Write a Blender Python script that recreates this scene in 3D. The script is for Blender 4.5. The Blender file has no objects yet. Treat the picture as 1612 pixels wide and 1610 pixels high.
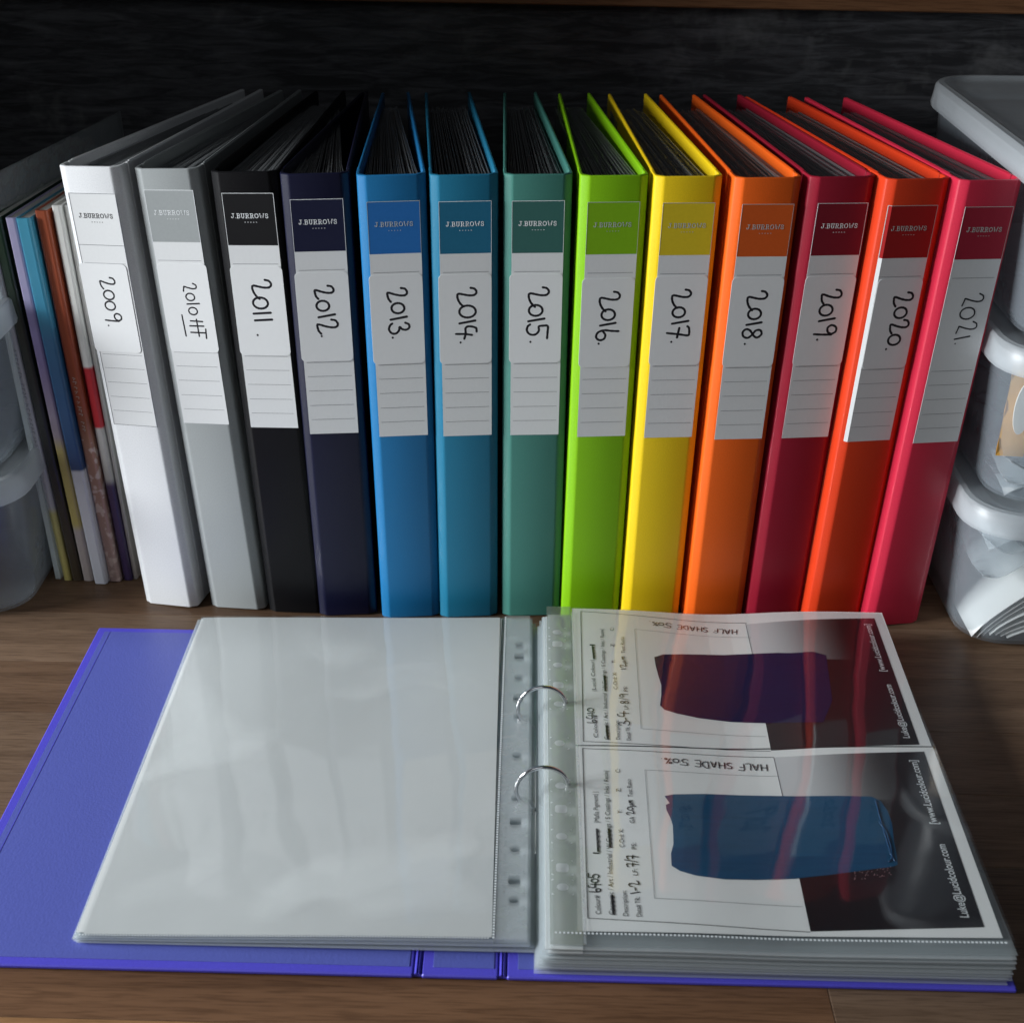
import bpy, math, random
from mathutils import Vector, Matrix
random.seed(7)
S = bpy.context.scene
COL = S.collection
R = math.radians

# ------------------------------------------------------------------ camera
F, YAW, PITCH, ROLL = 2108.8, -0.0258, 0.5475, 0.0053      # focal length in photo pixels, angles in radians
CAM = Vector((0.0104, -0.8324, 0.5234))
PPX, PPY = 806 - 29.87, 805 + 133.8                         # optical centre of the (cropped) photograph
fw = Vector((math.sin(YAW) * math.cos(PITCH), math.cos(YAW) * math.cos(PITCH), -math.sin(PITCH)))
rt = fw.cross(Vector((0, 0, 1))).normalized()
up = rt.cross(fw)
cr, sr = math.cos(ROLL), math.sin(ROLL)
rt, up = cr * rt + sr * up, -sr * rt + cr * up
cd = bpy.data.cameras.new('camera')
cam = bpy.data.objects.new('camera', cd); COL.objects.link(cam)
cam.matrix_world = Matrix(((rt.x, up.x, -fw.x, CAM.x), (rt.y, up.y, -fw.y, CAM.y), (rt.z, up.z, -fw.z, CAM.z), (0, 0, 0, 1)))
cd.sensor_width = 36; cd.lens = F / 1612 * 36
cd.shift_x = 29.87 / 1612; cd.shift_y = 133.8 / 1612
cd.clip_start = 0.01; cd.clip_end = 50
cd.dof.use_dof = True; cd.dof.focus_distance = 0.86; cd.dof.aperture_fstop = 13
S.camera = cam

# ------------------------------------------------------------------ light
w = bpy.data.worlds.new('World'); S.world = w; w.use_nodes = True
bg = w.node_tree.nodes['Background']
bg.inputs['Color'].default_value = (0.78, 0.88, 1.0, 1); bg.inputs['Strength'].default_value = 0.045

def area(name, loc, target, sx, sy, power, col):
    l = bpy.data.lights.new(name, 'AREA'); l.shape = 'RECTANGLE'; l.size = sx; l.size_y = sy
    l.energy = power; l.color = col
    o = bpy.data.objects.new(name, l); COL.objects.link(o); o.location = loc
    o.rotation_euler = (Vector(target) - Vector(loc)).to_track_quat('-Z', 'Y').to_euler()
    return o
area('window_light', (-2.30, -0.43, 0.74), (0, -0.02, 0.15), 1.2, 0.7, 152, (0.93, 0.97, 1.0))
area('room_light', (-0.5, -2.3, 1.7), (0, -0.1, 0.1), 1.6, 1.2, 6, (0.90, 0.95, 1.0))
S.view_settings.view_transform = 'Standard'; S.view_settings.look = 'None'
S.view_settings.exposure = 0; S.view_settings.gamma = 1
S.cycles.transparent_max_bounces = 48
S.cycles.max_bounces = 14

# ------------------------------------------------------------------ helpers
def at(u, v, z):
    """point on the horizontal plane at height z that shows at photo pixel (u, v)"""
    d = fw + (u - PPX) / F * rt - (v - PPY) / F * up
    t = (z - CAM.z) / d.z
    p = CAM + t * d
    return (p.x, p.y)

class MB:
    def __init__(s): s.v = []; s.f = []
    def add(s, verts, faces):
        n = len(s.v); s.v += [tuple(p) for p in verts]; s.f += [tuple(i + n for i in f) for f in faces]; return s
    def box(s, a, b):
        (x0, y0, z0), (x1, y1, z1) = a, b
        return s.add([(x0, y0, z0), (x1, y0, z0), (x1, y1, z0), (x0, y1, z0), (x0, y0, z1), (x1, y0, z1), (x1, y1, z1), (x0, y1, z1)],
                     [(3, 2, 1, 0), (4, 5, 6, 7), (0, 1, 5, 4), (1, 2, 6, 5), (2, 3, 7, 6), (3, 0, 4, 7)])
    def bbox(s, a, b, c=0.0006):
        """box with chamfered vertical and top edges"""
        (x0, y0, z0), (x1, y1, z1) = a, b
        poly = [(x0 + c, y0), (x1 - c, y0), (x1, y0 + c), (x1, y1 - c), (x1 - c, y1), (x0 + c, y1), (x0, y1 - c), (x0, y0 + c)]
        return s.prism(poly, z0, z1, c)
    def prism(s, poly, z0, z1, c=0.0):
        """closed polygon (counter-clockwise) extruded in z, ends chamfered by c"""
        n = len(poly)
        def inset(d):
            out = []
            for i in range(n):
                p0, p1, p2 = Vector(poly[i - 1]), Vector(poly[i]), Vector(poly[(i + 1) % n])
                e1 = (p1 - p0).normalized(); e2 = (p2 - p1).normalized()
                n1 = Vector((-e1.y, e1.x)); n2 = Vector((-e2.y, e2.x))
                m = n1 + n2
                m = m / max(0.35, (m.length_squared / 2)) if m.length > 1e-6 else n1
                out.append(p1 + m * d)
            return out
        rings = [(0, z0), (0, z1)] if c == 0 else [(c, z0), (0, z0 + c), (0, z1 - c), (c, z1)]
        V = []
        for d, z in rings:
            pp = inset(d) if d else [Vector(p) for p in poly]
            V += [(p.x, p.y, z) for p in pp]
        Fc = []
        for k in range(len(rings) - 1):
            for i in range(n):
                j = (i + 1) % n
                Fc.append((k * n + i, k * n + j, (k + 1) * n + j, (k + 1) * n + i))
        Fc.append(tuple(range(n))[::-1]); Fc.append(tuple((len(rings) - 1) * n + i for i in range(n)))
        return s.add(V, Fc)
    def map(s, fn): s.v = [tuple(fn(*p)) for p in s.v]; return s
    def build(s, name, m, parent=None, smooth=False, org=(0, 0, 0)):
        me = bpy.data.meshes.new(name)
        me.from_pydata([(x - org[0], y - org[1], z - org[2]) for x, y, z in s.v], [], s.f)
        me.update()
        if smooth:
            me.polygons.foreach_set('use_smooth', [True] * len(me.polygons))
            me.set_sharp_from_angle(angle=R(38))
        if m: me.materials.append(m)
        o = bpy.data.objects.new(name, me); COL.objects.link(o)
        if parent: o.parent = parent
        return o

def empty(name, label, cat, loc=(0, 0, 0), rot=(0, 0, 0), group=None):
    o = bpy.data.objects.new(name, None); COL.objects.link(o)
    o.empty_display_size = 0.02
    o.location = loc; o.rotation_euler = rot
    return tag(o, label, cat, group)
def tag(o, label, cat, group=None):
    o['label'] = label; o['category'] = cat
    if group: o['group'] = group
    return o

def smooth_line(pts, n=5):
    if len(pts) < 3: return [Vector(p) for p in pts]
    P = [Vector(p) for p in pts]; out = []
    for i in range(len(P) - 1):
        a = P[i - 1] if i else P[0] * 2 - P[1]
        b, c = P[i], P[i + 1]
        d = P[i + 2] if i + 2 < len(P) else P[-1] * 2 - P[-2]
        for k in range(n):
            t = k / n
            out.append(0.5 * ((2 * b) + (c - a) * t + (2 * a - 5 * b + 4 * c - d) * t * t + (3 * b - a - 3 * c + d) * t ** 3))
    out.append(P[-1]); return out

def strokes_mesh(strokes, rad, h=0.00012, smooth=True, var=0.0):
    """pen strokes in the xy plane as flattened six-sided tubes, ridge h above z = 0"""
    mb = MB()
    for st in strokes:
        pts = smooth_line(st) if smooth else [Vector(p) for p in st]
        if len(pts) == 1: pts = [pts[0] + Vector((-rad * 0.2, 0)), pts[0] + Vector((rad * 0.2, 0))]
        d0 = (pts[1] - pts[0]).normalized(); d1 = (pts[-1] - pts[-2]).normalized()
        ring = [(pts[0] - d0 * rad * 0.7, 0.45)] + [(p, 1 + var * math.sin(i * 1.7)) for i, p in enumerate(pts)] + [(pts[-1] + d1 * rad * 0.7, 0.45)]
        V = []; Fc = []
        for i, (p, s) in enumerate(ring):
            a = ring[max(0, i - 1)][0]; b = ring[min(len(ring) - 1, i + 1)][0]
            t = (b - a).normalized() if (b - a).length > 1e-9 else d0
            nx = Vector((-t.y, t.x)) * rad * s
            for k, hh in ((-1, 0), (-0.55, 0.75), (0, 1), (0.55, 0.75), (1, 0)):
                q = p + nx * k; V.append((q.x, q.y, hh * h))
        for i in range(len(ring) - 1):
            for k in range(4):
                Fc.append((i * 5 + k, i * 5 + k + 5, i * 5 + k + 6, i * 5 + k + 1))
        Fc.append((0, 1, 2, 3, 4)); e = (len(ring) - 1) * 5; Fc.append((e + 4, e + 3, e + 2, e + 1, e))
        mb.add(V, Fc)
    return mb

_tc = {}
def text_mesh(s, bold=0.0):
    """flat glyph mesh of a printed line: height of capitals 1, starts at x = 0"""
    if (s, bold) in _tc: return _tc[(s, bold)]
    c = bpy.data.curves.new('t', 'FONT'); c.body = s; c.size = 1; c.offset = bold; c.resolution_u = 3
    o = bpy.data.objects.new('t', c); COL.objects.link(o)
    dg = bpy.context.evaluated_depsgraph_get(); me = o.evaluated_get(dg).to_mesh()
    V = [tuple(v.co) for v in me.vertices]; Fc = [tuple(p.vertices) for p in me.polygons]
    o.evaluated_get(dg).to_mesh_clear()
    bpy.data.objects.remove(o); bpy.data.curves.remove(c)
    x0 = min(v[0] for v in V); x1 = max(v[0] for v in V)
    V = [((v[0] - x0), v[1] / 0.7, 0) for v in V]
    _tc[(s, bold)] = (V, Fc, x1 - x0); return _tc[(s, bold)]

# ------------------------------------------------------------------ materials
def nodes(name):
    m = bpy.data.materials.new(name); m.use_nodes = True
    nt = m.node_tree; b = nt.nodes['Principled BSDF']
    return m, nt, b
def N(nt, t, **kw):
    n = nt.nodes.new(t)
    for k, v in kw.items():
        if k in n.inputs: n.inputs[k].default_value = v
        else: setattr(n, k, v)
    return n
def L(nt, a, b): nt.links.new(a, b)
def plain(name, col, rough=0.5, spec=0.5, coat=0.0, coat_r=0.1, metal=0, bump=0.0, bscale=300, var=0.0):
    m, nt, b = nodes(name)
    b.inputs['Base Color'].default_value = (*col, 1); b.inputs['Roughness'].default_value = rough
    b.inputs['Specular IOR Level'].default_value = spec; b.inputs['Metallic'].default_value = metal
    b.inputs['Coat Weight'].default_value = coat; b.inputs['Coat Roughness'].default_value = coat_r
    if bump or var:
        tc = N(nt, 'ShaderNodeTexCoord')
        nz = N(nt, 'ShaderNodeTexNoise', Scale=bscale, Detail=4.0); L(nt, tc.outputs['Object'], nz.inputs['Vector'])
        if bump:
            bp = N(nt, 'ShaderNodeBump', Strength=bump, Distance=0.0006); L(nt, nz.outputs['Fac'], bp.inputs['Height'])
            L(nt, bp.outputs['Normal'], b.inputs['Normal'])
        if var:
            mx = N(nt, 'ShaderNodeMix', data_type='RGBA')
            L(nt, nz.outputs['Fac'], mx.inputs['Factor'])
            mx.inputs['A'].default_value = (*[c * (1 - var) for c in col], 1); mx.inputs['B'].default_value = (*[min(1, c * (1 + var)) for c in col], 1)
            L(nt, mx.outputs['Result'], b.inputs['Base Color'])
    return m
def vinyl(name, col, rough=0.3, gloss=0.42):
    """glossy vinyl over coloured board, with a faint leather-like grain"""
    m = plain(name, col, rough=0.40, spec=0.20, coat=gloss, coat_r=0.36, bump=0.2, bscale=1100, var=0.13)
    nt = m.node_tree; b = nt.nodes['Principled BSDF']
    tc = N(nt, 'ShaderNodeTexCoord'); nz = N(nt, 'ShaderNodeTexNoise', Scale=26.0, Detail=6.0, Roughness=0.65); L(nt, tc.outputs['Object'], nz.inputs['Vector'])
    mr = N(nt, 'ShaderNodeMapRange'); mr.inputs['From Min'].default_value = 0.35; mr.inputs['From Max'].default_value = 0.68
    mr.inputs['To Min'].default_value = 0.30; mr.inputs['To Max'].default_value = 0.46; L(nt, nz.outputs['Fac'], mr.inputs['Value']); L(nt, mr.outputs[0], b.inputs['Coat Roughness'])
    return m
def film(name, ior=1.5, rough=0.04, haze=0.06, col=(0.9, 0.95, 0.97), bump=0.25, scale=16.0, trans=0.5, glare_haze=0.0):
    """clear plastic film: transparent with a fresnel gloss, a trace of milkiness and gentle ripples"""
    m, nt, b = nodes(name); nt.nodes.remove(b)
    out = nt.nodes['Material Output']
    tc = N(nt, 'ShaderNodeTexCoord')
    nz = N(nt, 'ShaderNodeTexNoise', Scale=scale, Detail=2.0, Roughness=0.45); L(nt, tc.outputs['Object'], nz.inputs['Vector'])
    bp = N(nt, 'ShaderNodeBump', Strength=bump, Distance=0.01); L(nt, nz.outputs['Fac'], bp.inputs['Height'])
    tr = N(nt, 'ShaderNodeBsdfTransparent'); tr.inputs['Color'].default_value = (0.97, 0.98, 0.98, 1)
    df = N(nt, 'ShaderNodeBsdfDiffuse'); df.inputs['Color'].default_value = (*col, 1)
    tl = N(nt, 'ShaderNodeBsdfTranslucent'); tl.inputs['Color'].default_value = (*col, 1)
    dm = N(nt, 'ShaderNodeMixShader'); dm.inputs[0].default_value = trans; L(nt, df.outputs[0], dm.inputs[1]); L(nt, tl.outputs[0], dm.inputs[2])
    m1 = N(nt, 'ShaderNodeMixShader'); m1.inputs[0].default_value = haze
    if glare_haze:                                                   # cloudy highlights on the film, painted in as patches of extra haze
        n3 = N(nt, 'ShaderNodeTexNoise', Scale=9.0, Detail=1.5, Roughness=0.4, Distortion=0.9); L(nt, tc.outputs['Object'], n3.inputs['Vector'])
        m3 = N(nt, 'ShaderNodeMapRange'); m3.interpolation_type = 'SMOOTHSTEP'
        m3.inputs['From Min'].default_value = 0.52; m3.inputs['From Max'].default_value = 0.66; m3.inputs['To Min'].default_value = haze; m3.inputs['To Max'].default_value = haze + glare_haze
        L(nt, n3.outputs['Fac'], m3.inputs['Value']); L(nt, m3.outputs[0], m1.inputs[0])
    L(nt, tr.outputs[0], m1.inputs[1]); L(nt, dm.outputs[0], m1.inputs[2])
    gl = N(nt, 'ShaderNodeBsdfGlossy'); gl.inputs['Roughness'].default_value = rough; L(nt, bp.outputs['Normal'], gl.inputs['Normal'])
    ge = N(nt, 'ShaderNodeNewGeometry'); io = N(nt, 'ShaderNodeMapRange')   # same gloss on both faces of the thin film
    io.inputs['To Min'].default_value = ior; io.inputs['To Max'].default_value = 1 / ior
    L(nt, ge.outputs['Backfacing'], io.inputs['Value'])
    fr = N(nt, 'ShaderNodeFresnel'); L(nt, io.outputs[0], fr.inputs['IOR']); L(nt, bp.outputs['Normal'], fr.inputs['Normal'])
    m2 = N(nt, 'ShaderNodeMixShader'); L(nt, fr.outputs[0], m2.inputs[0]); L(nt, m1.outputs[0], m2.inputs[1]); L(nt, gl.outputs[0], m2.inputs[2])
    L(nt, m2.outputs[0], out.inputs['Surface'])
    return m

def wood_material():
    m, nt, b = nodes('oiled_wood')
    tc = N(nt, 'ShaderNodeTexCoord'); oi = N(nt, 'ShaderNodeObjectInfo')
    ad = N(nt, 'ShaderNodeVectorMath', operation='MULTIPLY_ADD')
    L(nt, oi.outputs['Random'], ad.inputs[0]); ad.inputs[1].default_value = (9, 7, 3); L(nt, tc.outputs['Object'], ad.inputs[2])
    mp = N(nt, 'ShaderNodeMapping'); mp.inputs['Scale'].default_value = (3.2, 60, 60); L(nt, ad.outputs[0], mp.inputs['Vector'])
    n1 = N(nt, 'ShaderNodeTexNoise', Scale=1.0, Detail=6.0, Roughness=0.62, Distortion=0.6); L(nt, mp.outputs[0], n1.inputs['Vector'])
    mp2 = N(nt, 'ShaderNodeMapping'); mp2.inputs['Scale'].default_value = (45, 900, 900); L(nt, ad.outputs[0], mp2.inputs['Vector'])
    n2 = N(nt, 'ShaderNodeTexNoise', Scale=1.0, Detail=3.0); L(nt, mp2.outputs[0], n2.inputs['Vector'])
    cr_ = N(nt, 'ShaderNodeValToRGB'); e = cr_.color_ramp.elements
    e[0].position = 0.3; e[0].color = (0.58, 0.55, 0.53, 1); e[1].position = 0.72; e[1].color = (1.12, 1.12, 1.12, 1)
    L(nt, n1.outputs['Fac'], cr_.inputs['Fac'])
    cr2 = N(nt, 'ShaderNodeValToRGB'); e = cr2.color_ramp.elements
    e[0].position = 0.36; e[0].color = (0.62, 0.6, 0.58, 1); e[1].position = 0.52; e[1].color = (1, 1, 1, 1)
    L(nt, n2.outputs['Fac'], cr2.inputs['Fac'])
    a = N(nt, 'ShaderNodeMix', data_type='RGBA', blend_type='MULTIPLY'); a.inputs['Factor'].default_value = 1
    L(nt, oi.outputs['Color'], a.inputs['A']); L(nt, cr_.outputs[0], a.inputs['B'])
    c = N(nt, 'ShaderNodeMix', data_type='RGBA', blend_type='MULTIPLY'); c.inputs['Factor'].default_value = 0.8
    L(nt, a.outputs['Result'], c.inputs['A']); L(nt, cr2.outputs[0], c.inputs['B'])
    L(nt, c.outputs['Result'], b.inputs['Base Color'])
    b.inputs['Roughness'].default_value = 0.42; b.inputs['Specular IOR Level'].default_value = 0.22
    bp = N(nt, 'ShaderNodeBump', Strength=0.25, Distance=0.0008); L(nt, n2.outputs['Fac'], bp.inputs['Height']); L(nt, bp.outputs[0], b.inputs['Normal'])
    return m
def wall_material():
    m, nt, b = nodes('black_woodgrain')
    tc = N(nt, 'ShaderNodeTexCoord')
    mp = N(nt, 'ShaderNodeMapping'); mp.inputs['Scale'].default_value = (20, 20, 150); L(nt, tc.outputs['Object'], mp.inputs['Vector'])
    n1 = N(nt, 'ShaderNodeTexNoise', Scale=1.0, Detail=7.0, Roughness=0.65, Distortion=0.8); L(nt, mp.outputs[0], n1.inputs['Vector'])
    n2 = N(nt, 'ShaderNodeTexNoise', Scale=9.0, Detail=5.0, Roughness=0.7); L(nt, tc.outputs['Object'], n2.inputs['Vector'])
    r1 = N(nt, 'ShaderNodeValToRGB'); e = r1.color_ramp.elements
    e[0].position = 0.42; e[0].color = (0.020, 0.020, 0.022, 1); e[1].position = 0.75; e[1].color = (0.085, 0.085, 0.092, 1)
    L(nt, n1.outputs['Fac'], r1.inputs['Fac'])
    r2 = N(nt, 'ShaderNodeValToRGB'); e = r2.color_ramp.elements
    e[0].position = 0.57; e[0].color = (0, 0, 0, 1); e[1].position = 0.8; e[1].color = (0.10, 0.10, 0.096, 1)
    L(nt, n2.outputs['Fac'], r2.inputs['Fac'])
    a = N(nt, 'ShaderNodeMix', data_type='RGBA', blend_type='ADD'); a.inputs['Factor'].default_value = 1
    L(nt, r1.outputs[0], a.inputs['A']); L(nt, r2.outputs[0], a.inputs['B']); L(nt, a.outputs['Result'], b.inputs['Base Color'])
    b.inputs['Roughness'].default_value = 0.55; b.inputs['Specular IOR Level'].default_value = 0.25
    bp = N(nt, 'ShaderNodeBump', Strength=0.5, Distance=0.001); L(nt, n1.outputs['Fac'], bp.inputs['Height']); L(nt, bp.outputs[0], b.inputs['Normal'])
    return m

M = {}
M['wood'] = wood_material()
M['wall'] = wall_material()
M['label_paper'] = plain('label_paper', (0.72, 0.73, 0.73), rough=0.5, coat=0.5, coat_r=0.25, bump=0.08, bscale=500, var=0.03)
M['sticker'] = plain('sticker_paper', (0.76, 0.77, 0.77), rough=0.45, coat=0.15, coat_r=0.3, var=0.02)
M['ink'] = plain('marker_ink', (0.008, 0.008, 0.012), rough=0.35)
M['print_grey'] = plain('grey_print', (0.10, 0.10, 0.12), rough=0.6)
M['rule'] = plain('rule_print', (0.22, 0.22, 0.24), rough=0.6)
M['print_white'] = plain('white_print', (0.75, 0.77, 0.78), rough=0.5)
M['print_dim'] = plain('dim_print', (0.40, 0.42, 0.40), rough=0.5)
M['print_black'] = plain('black_print', (0.012, 0.012, 0.014), rough=0.5)
M['paper'] = plain('white_paper', (0.645, 0.65, 0.648), rough=0.7, var=0.02, bscale=40)
M['card_paper'] = plain('coated_card', (0.84, 0.84, 0.83), rough=0.6, var=0.015, bscale=40)
M['sleeve_edge'] = film('stacked_film', haze=0.30, rough=0.2, bump=0.1, col=(0.78, 0.82, 0.84))
M['binder_film'] = film('filed_film', haze=0.55, rough=0.22, bump=0.1, col=(0.45, 0.46, 0.47))
M['top_film'] = film('clear_film', haze=0.004, rough=0.045, bump=0.15, scale=10.0, ior=1.43)
M['left_film'] = film('wrinkled_clear_film', haze=0.01, rough=0.06, bump=0.24, scale=8.5, ior=1.42, glare_haze=0.18, col=(0.95, 0.97, 0.97))
M['white_strip'] = film('white_strip_film', haze=0.55, rough=0.2, bump=0.2, scale=50, col=(0.93, 0.95, 0.95))
M['right_strip'] = film('grey_ribbed_film', haze=0.56, rough=0.12, bump=0.2, scale=50, col=(0.30, 0.34, 0.30))
M['strip_film'] = film('ribbed_film', haze=0.28, rough=0.12, bump=0.3, scale=60, col=(0.85, 0.9, 0.92))
M['seam'] = plain('weld_seam', (0.62, 0.66, 0.68), rough=0.35)
M['steel'] = plain('chromed_steel', (0.75, 0.75, 0.77), rough=0.14, metal=1)
M['poly'] = film('milky_polypropylene', haze=0.10, rough=0.30, trans=0.15, bump=0.12, scale=30, ior=1.45, col=(0.76, 0.86, 0.96))
M['poly_lid'] = film('milky_lid_plastic', haze=0.30, trans=0.2, rough=0.36, bump=0.12, scale=30, ior=1.45, col=(0.86, 0.91, 0.95))
M['bag'] = film('crumpled_bag_film', haze=0.35, rough=0.08, bump=0.9, scale=45, col=(0.8, 0.85, 0.88))

# ------------------------------------------------------------------ setting: worktop of wooden staves, black back wall, ledge
top = MB().box((-1.0, -0.75, -0.04), (1.0, 0.30, -0.0045)).build('worktop', plain('worktop_core', (0.05, 0.03, 0.02), rough=0.7))
top['kind'] = 'structure'
rows = [-0.75, -0.69, -0.63, -0.568, -0.507, -0.444, -0.3815, -0.319, -0.2572, -0.194, -0.1311, -0.0712, -0.0085, 0.055, 0.118, 0.181, 0.243, 0.30]
tones = {k: (r * 1.06, g * 0.92, b_ * 0.80) for k, (r, g, b_) in {'mid': (0.128, 0.088, 0.062), 'dark': (0.095, 0.062, 0.040), 'warm': (0.150, 0.090, 0.055), 'grey': (0.155, 0.115, 0.086), 'rgrey': (0.23, 0.17, 0.125), 'rdark': (0.20, 0.142, 0.10), 'pale': (0.27, 0.165, 0.085)}.items()}
rj = random.Random(3)
for i in range(len(rows) - 1):
    y0, y1 = rows[i], rows[i + 1]
    cuts = [-1.0]; x = -1.0 + rj.uniform(0.25, 0.5)
    while x < 0.85: cuts.append(x); x += rj.uniform(0.38, 0.62)
    cuts.append(1.0)
    tn = [rj.choice(['mid', 'grey', 'warm', 'dark', 'mid']) for _ in cuts]
    if i == 6: cuts = [-1.0, -0.42, 0.169, 0.62, 1.0]; tn = ['mid', 'warm', 'grey', 'mid']
    if i == 5: cuts = [-1.0, -0.30, 0.169, 0.7, 1.0]; tn = ['mid', 'pale', 'mid', 'dark']
    if i == 7: cuts = [-1.0, -0.55, 0.02, 0.55, 1.0]; tn = ['mid', 'warm', 'grey', 'mid']
    if i in (8, 9): cuts = [-1.0, -0.46, 0.1, 0.66, 1.0]; tn = ['mid', 'grey', 'rdark', 'rdark']
    if i == 10: cuts = [-1.0, -0.6, -0.05, 0.75, 1.0]; tn = ['grey', 'mid', 'rgrey', 'mid']
    if i == 11: cuts = [-1.0, -0.38, 0.05, 0.57, 1.0]; tn = ['mid', 'grey', 'rgrey', 'rgrey']
    if i == 12: cuts = [-1.0, -0.48, 0.18, 0.8, 1.0]; tn = ['mid', 'mid', 'rdark', 'mid']
    for k in range(len(cuts) - 1):
        g = 0.00012
        b = MB().bbox((cuts[k] + g, y0 + g, -0.0042), (cuts[k + 1] - g, y1 - g, 0), 0.0003)
        cx, cy = (cuts[k] + cuts[k + 1]) / 2, (y0 + y1) / 2
        o = b.build('board', M['wood'], top, org=(cx, cy, 0)); o.location = (cx, cy, 0)
        o.color = (*tones[tn[k]], 1)
wall = MB().box((-1.0, 0.300, -0.04), (1.0, 0.325, 0.402)).build('back_wall', M['wall']); wall['kind'] = 'structure'

side = MB().box((-0.52, -0.035, 0.0), (-0.50, 0.2995, 0.66)).build('side_shade_board', M['wall']); side['kind'] = 'structure'  # unseen board, added to keep window light off the back of the row
top_shade = MB().box((-1.0, 0.02, 0.66), (1.0, 0.60, 0.69)).build('top_shade_board', M['wall']); top_shade['kind'] = 'structure'  # unseen board overhead, added to shade the binder tops
# narrow timber ledge along the top of the black wall
led = MB().bbox((-0.75, 0.285, 0.3755), (0.95, 0.2995, 0.402), 0.001).build('wooden_ledge', M['wood'])
led.color = (0.20, 0.095, 0.045, 1)
led.rotation_euler = (0, R(0.55), 0)
tag(led, 'brown timber ledge along the top of the black wall', 'ledge')

# ------------------------------------------------------------------ pen alphabet (text x to the right, y up, height 1)
def ell(cx, cy, rx, ry, n=14, a0=100):
    return [(cx + rx * math.cos(R(a0 + 372 * k / n)), cy + ry * math.sin(R(a0 + 372 * k / n))) for k in range(n + 1)]
G = {
 '2a': ([[(0, .67), (.05, .88), (.22, .99), (.38, .88), (.40, .6), (.34, .3), (.30, .1), (.36, .0), (.58, .02), (.82, .14), (1.0, .32)]], .92),
 '2b': ([[(.0, .68), (.05, .9), (.24, 1.0), (.38, .9), (.39, .65), (.32, .35), (.24, .12), (.24, .0), (.36, .0), (.55, .04), (.72, .16)]], .78),
 '2c': ([[(.0, .75), (.12, .97), (.32, .98), (.40, .75), (.34, .4), (.24, .05), (.3, .03), (.6, -.05)]], .72),
 '0': ([ell(.27, .40, .27, .33)], .66),
 '0w': ([ell(.30, .42, .30, .40)], .74),
 '1': ([[(.20, .04), (.06, .88)]], .34),
 '1b': ([[(.12, .0), (.06, .95)]], .36),
 '3': ([[(.04, .78), (.14, .97), (.32, .98), (.42, .82), (.38, .62), (.26, .50), (.44, .46), (.60, .30), (.58, .08), (.38, -.05), (.16, .02), (.06, .14)]], .72),
 '4': ([[(.34, 1.02), (.12, .98), (.02, .62), (.12, .42), (.42, .42), (.74, .34)], [(.52, .78), (.46, .40), (.44, -.12)]], .78),
 '5': ([[(.78, .98), (.42, 1.0), (.12, 1.0), (.10, .78), (.14, .55), (.36, .56), (.56, .38), (.54, .10), (.34, -.05), (.12, .0), (.02, .12)]], .86),
 '6': ([[(.16, 1.05), (.14, .7), (.10, .35), (.20, .04), (.44, -.05), (.60, .12), (.54, .34), (.34, .40), (.16, .28)]], .72),
 '7': ([[(.0, .86), (.10, .96), (.40, 1.0), (.50, .92), (.44, .5), (.36, -.18)], [(.08, .46), (.62, .38)]], .74),
 '8': ([[(.52, .86), (.34, 1.0), (.14, .90), (.16, .66), (.40, .48), (.56, .26), (.46, .02), (.22, -.03), (.08, .14), (.16, .36), (.42, .56), (.54, .74), (.50, .90)]], .76),
 '9': ([[(.54, .78), (.40, .98), (.18, .96), (.08, .72), (.22, .54), (.44, .60), (.55, .80), (.55, .4), (.52, -.12)]], .74),
 '.': ([[(.1, .1)]], .3),
 'H': ([[(0, 0), (.02, 1)], [(.5, 0), (.5, 1)], [(-.02, .5), (.54, .52)]], .78),
 'A': ([[(0, 0), (.24, 1), (.5, .0)], [(.1, .38), (.42, .36)]], .72),
 'L': ([[(.02, 1), (.0, .02), (.42, .0)]], .6),
 'F': ([[(.48, 1), (.02, .98), (0, 0)], [(.02, .54), (.36, .54)]], .62),
 'S': ([[(.46, .9), (.3, 1.0), (.08, .9), (.1, .62), (.4, .42), (.46, .14), (.26, -.02), (.02, .1)]], .68),
 'D': ([[(.04, .0), (.02, 1.0), (.34, .92), (.54, .5), (.36, .08), (.04, .0)]], .74),
 'E': ([[(.48, 1), (.02, .98), (0, .02), (.46, .0)], [(.02, .52), (.36, .52)]], .66),
 '%': ([[(.5, .95), (.1, .05)], ell(.1, .8, .1, .12, 8), ell(.52, .18, .1, .12, 8)], .8),
 '-': ([[(.05, .42), (.35, .44)]], .5),
 '/': ([[(.0, -.1), (.3, 1.1)]], .4),
 'u': ([[(0, -.3), (.08, .5), (.1, .1), (.28, .08), (.36, .5), (.4, .1)]], .55),
 'm': ([[(0, 0), (.05, .5), (.06, .3), (.2, .5), (.24, 0), (.26, .3), (.42, .5), (.46, 0)]], .65),
 ' ': ([], .45),
}
SHARP = set('HALFEDT%-/')
def pen(seq, h, jig=0.03, seed=0):
    rr = random.Random(seed); x = 0; out = []
    for k in seq:
        st, adv = G[k]
        s = h * rr.uniform(1 - jig, 1 + jig); dy = rr.uniform(-jig, jig) * h
        for poly in st:
            q = [((x + px * s), py * s + dy) for px, py in poly]
            out.append(q)
        x += adv * h
    return out, x

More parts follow.
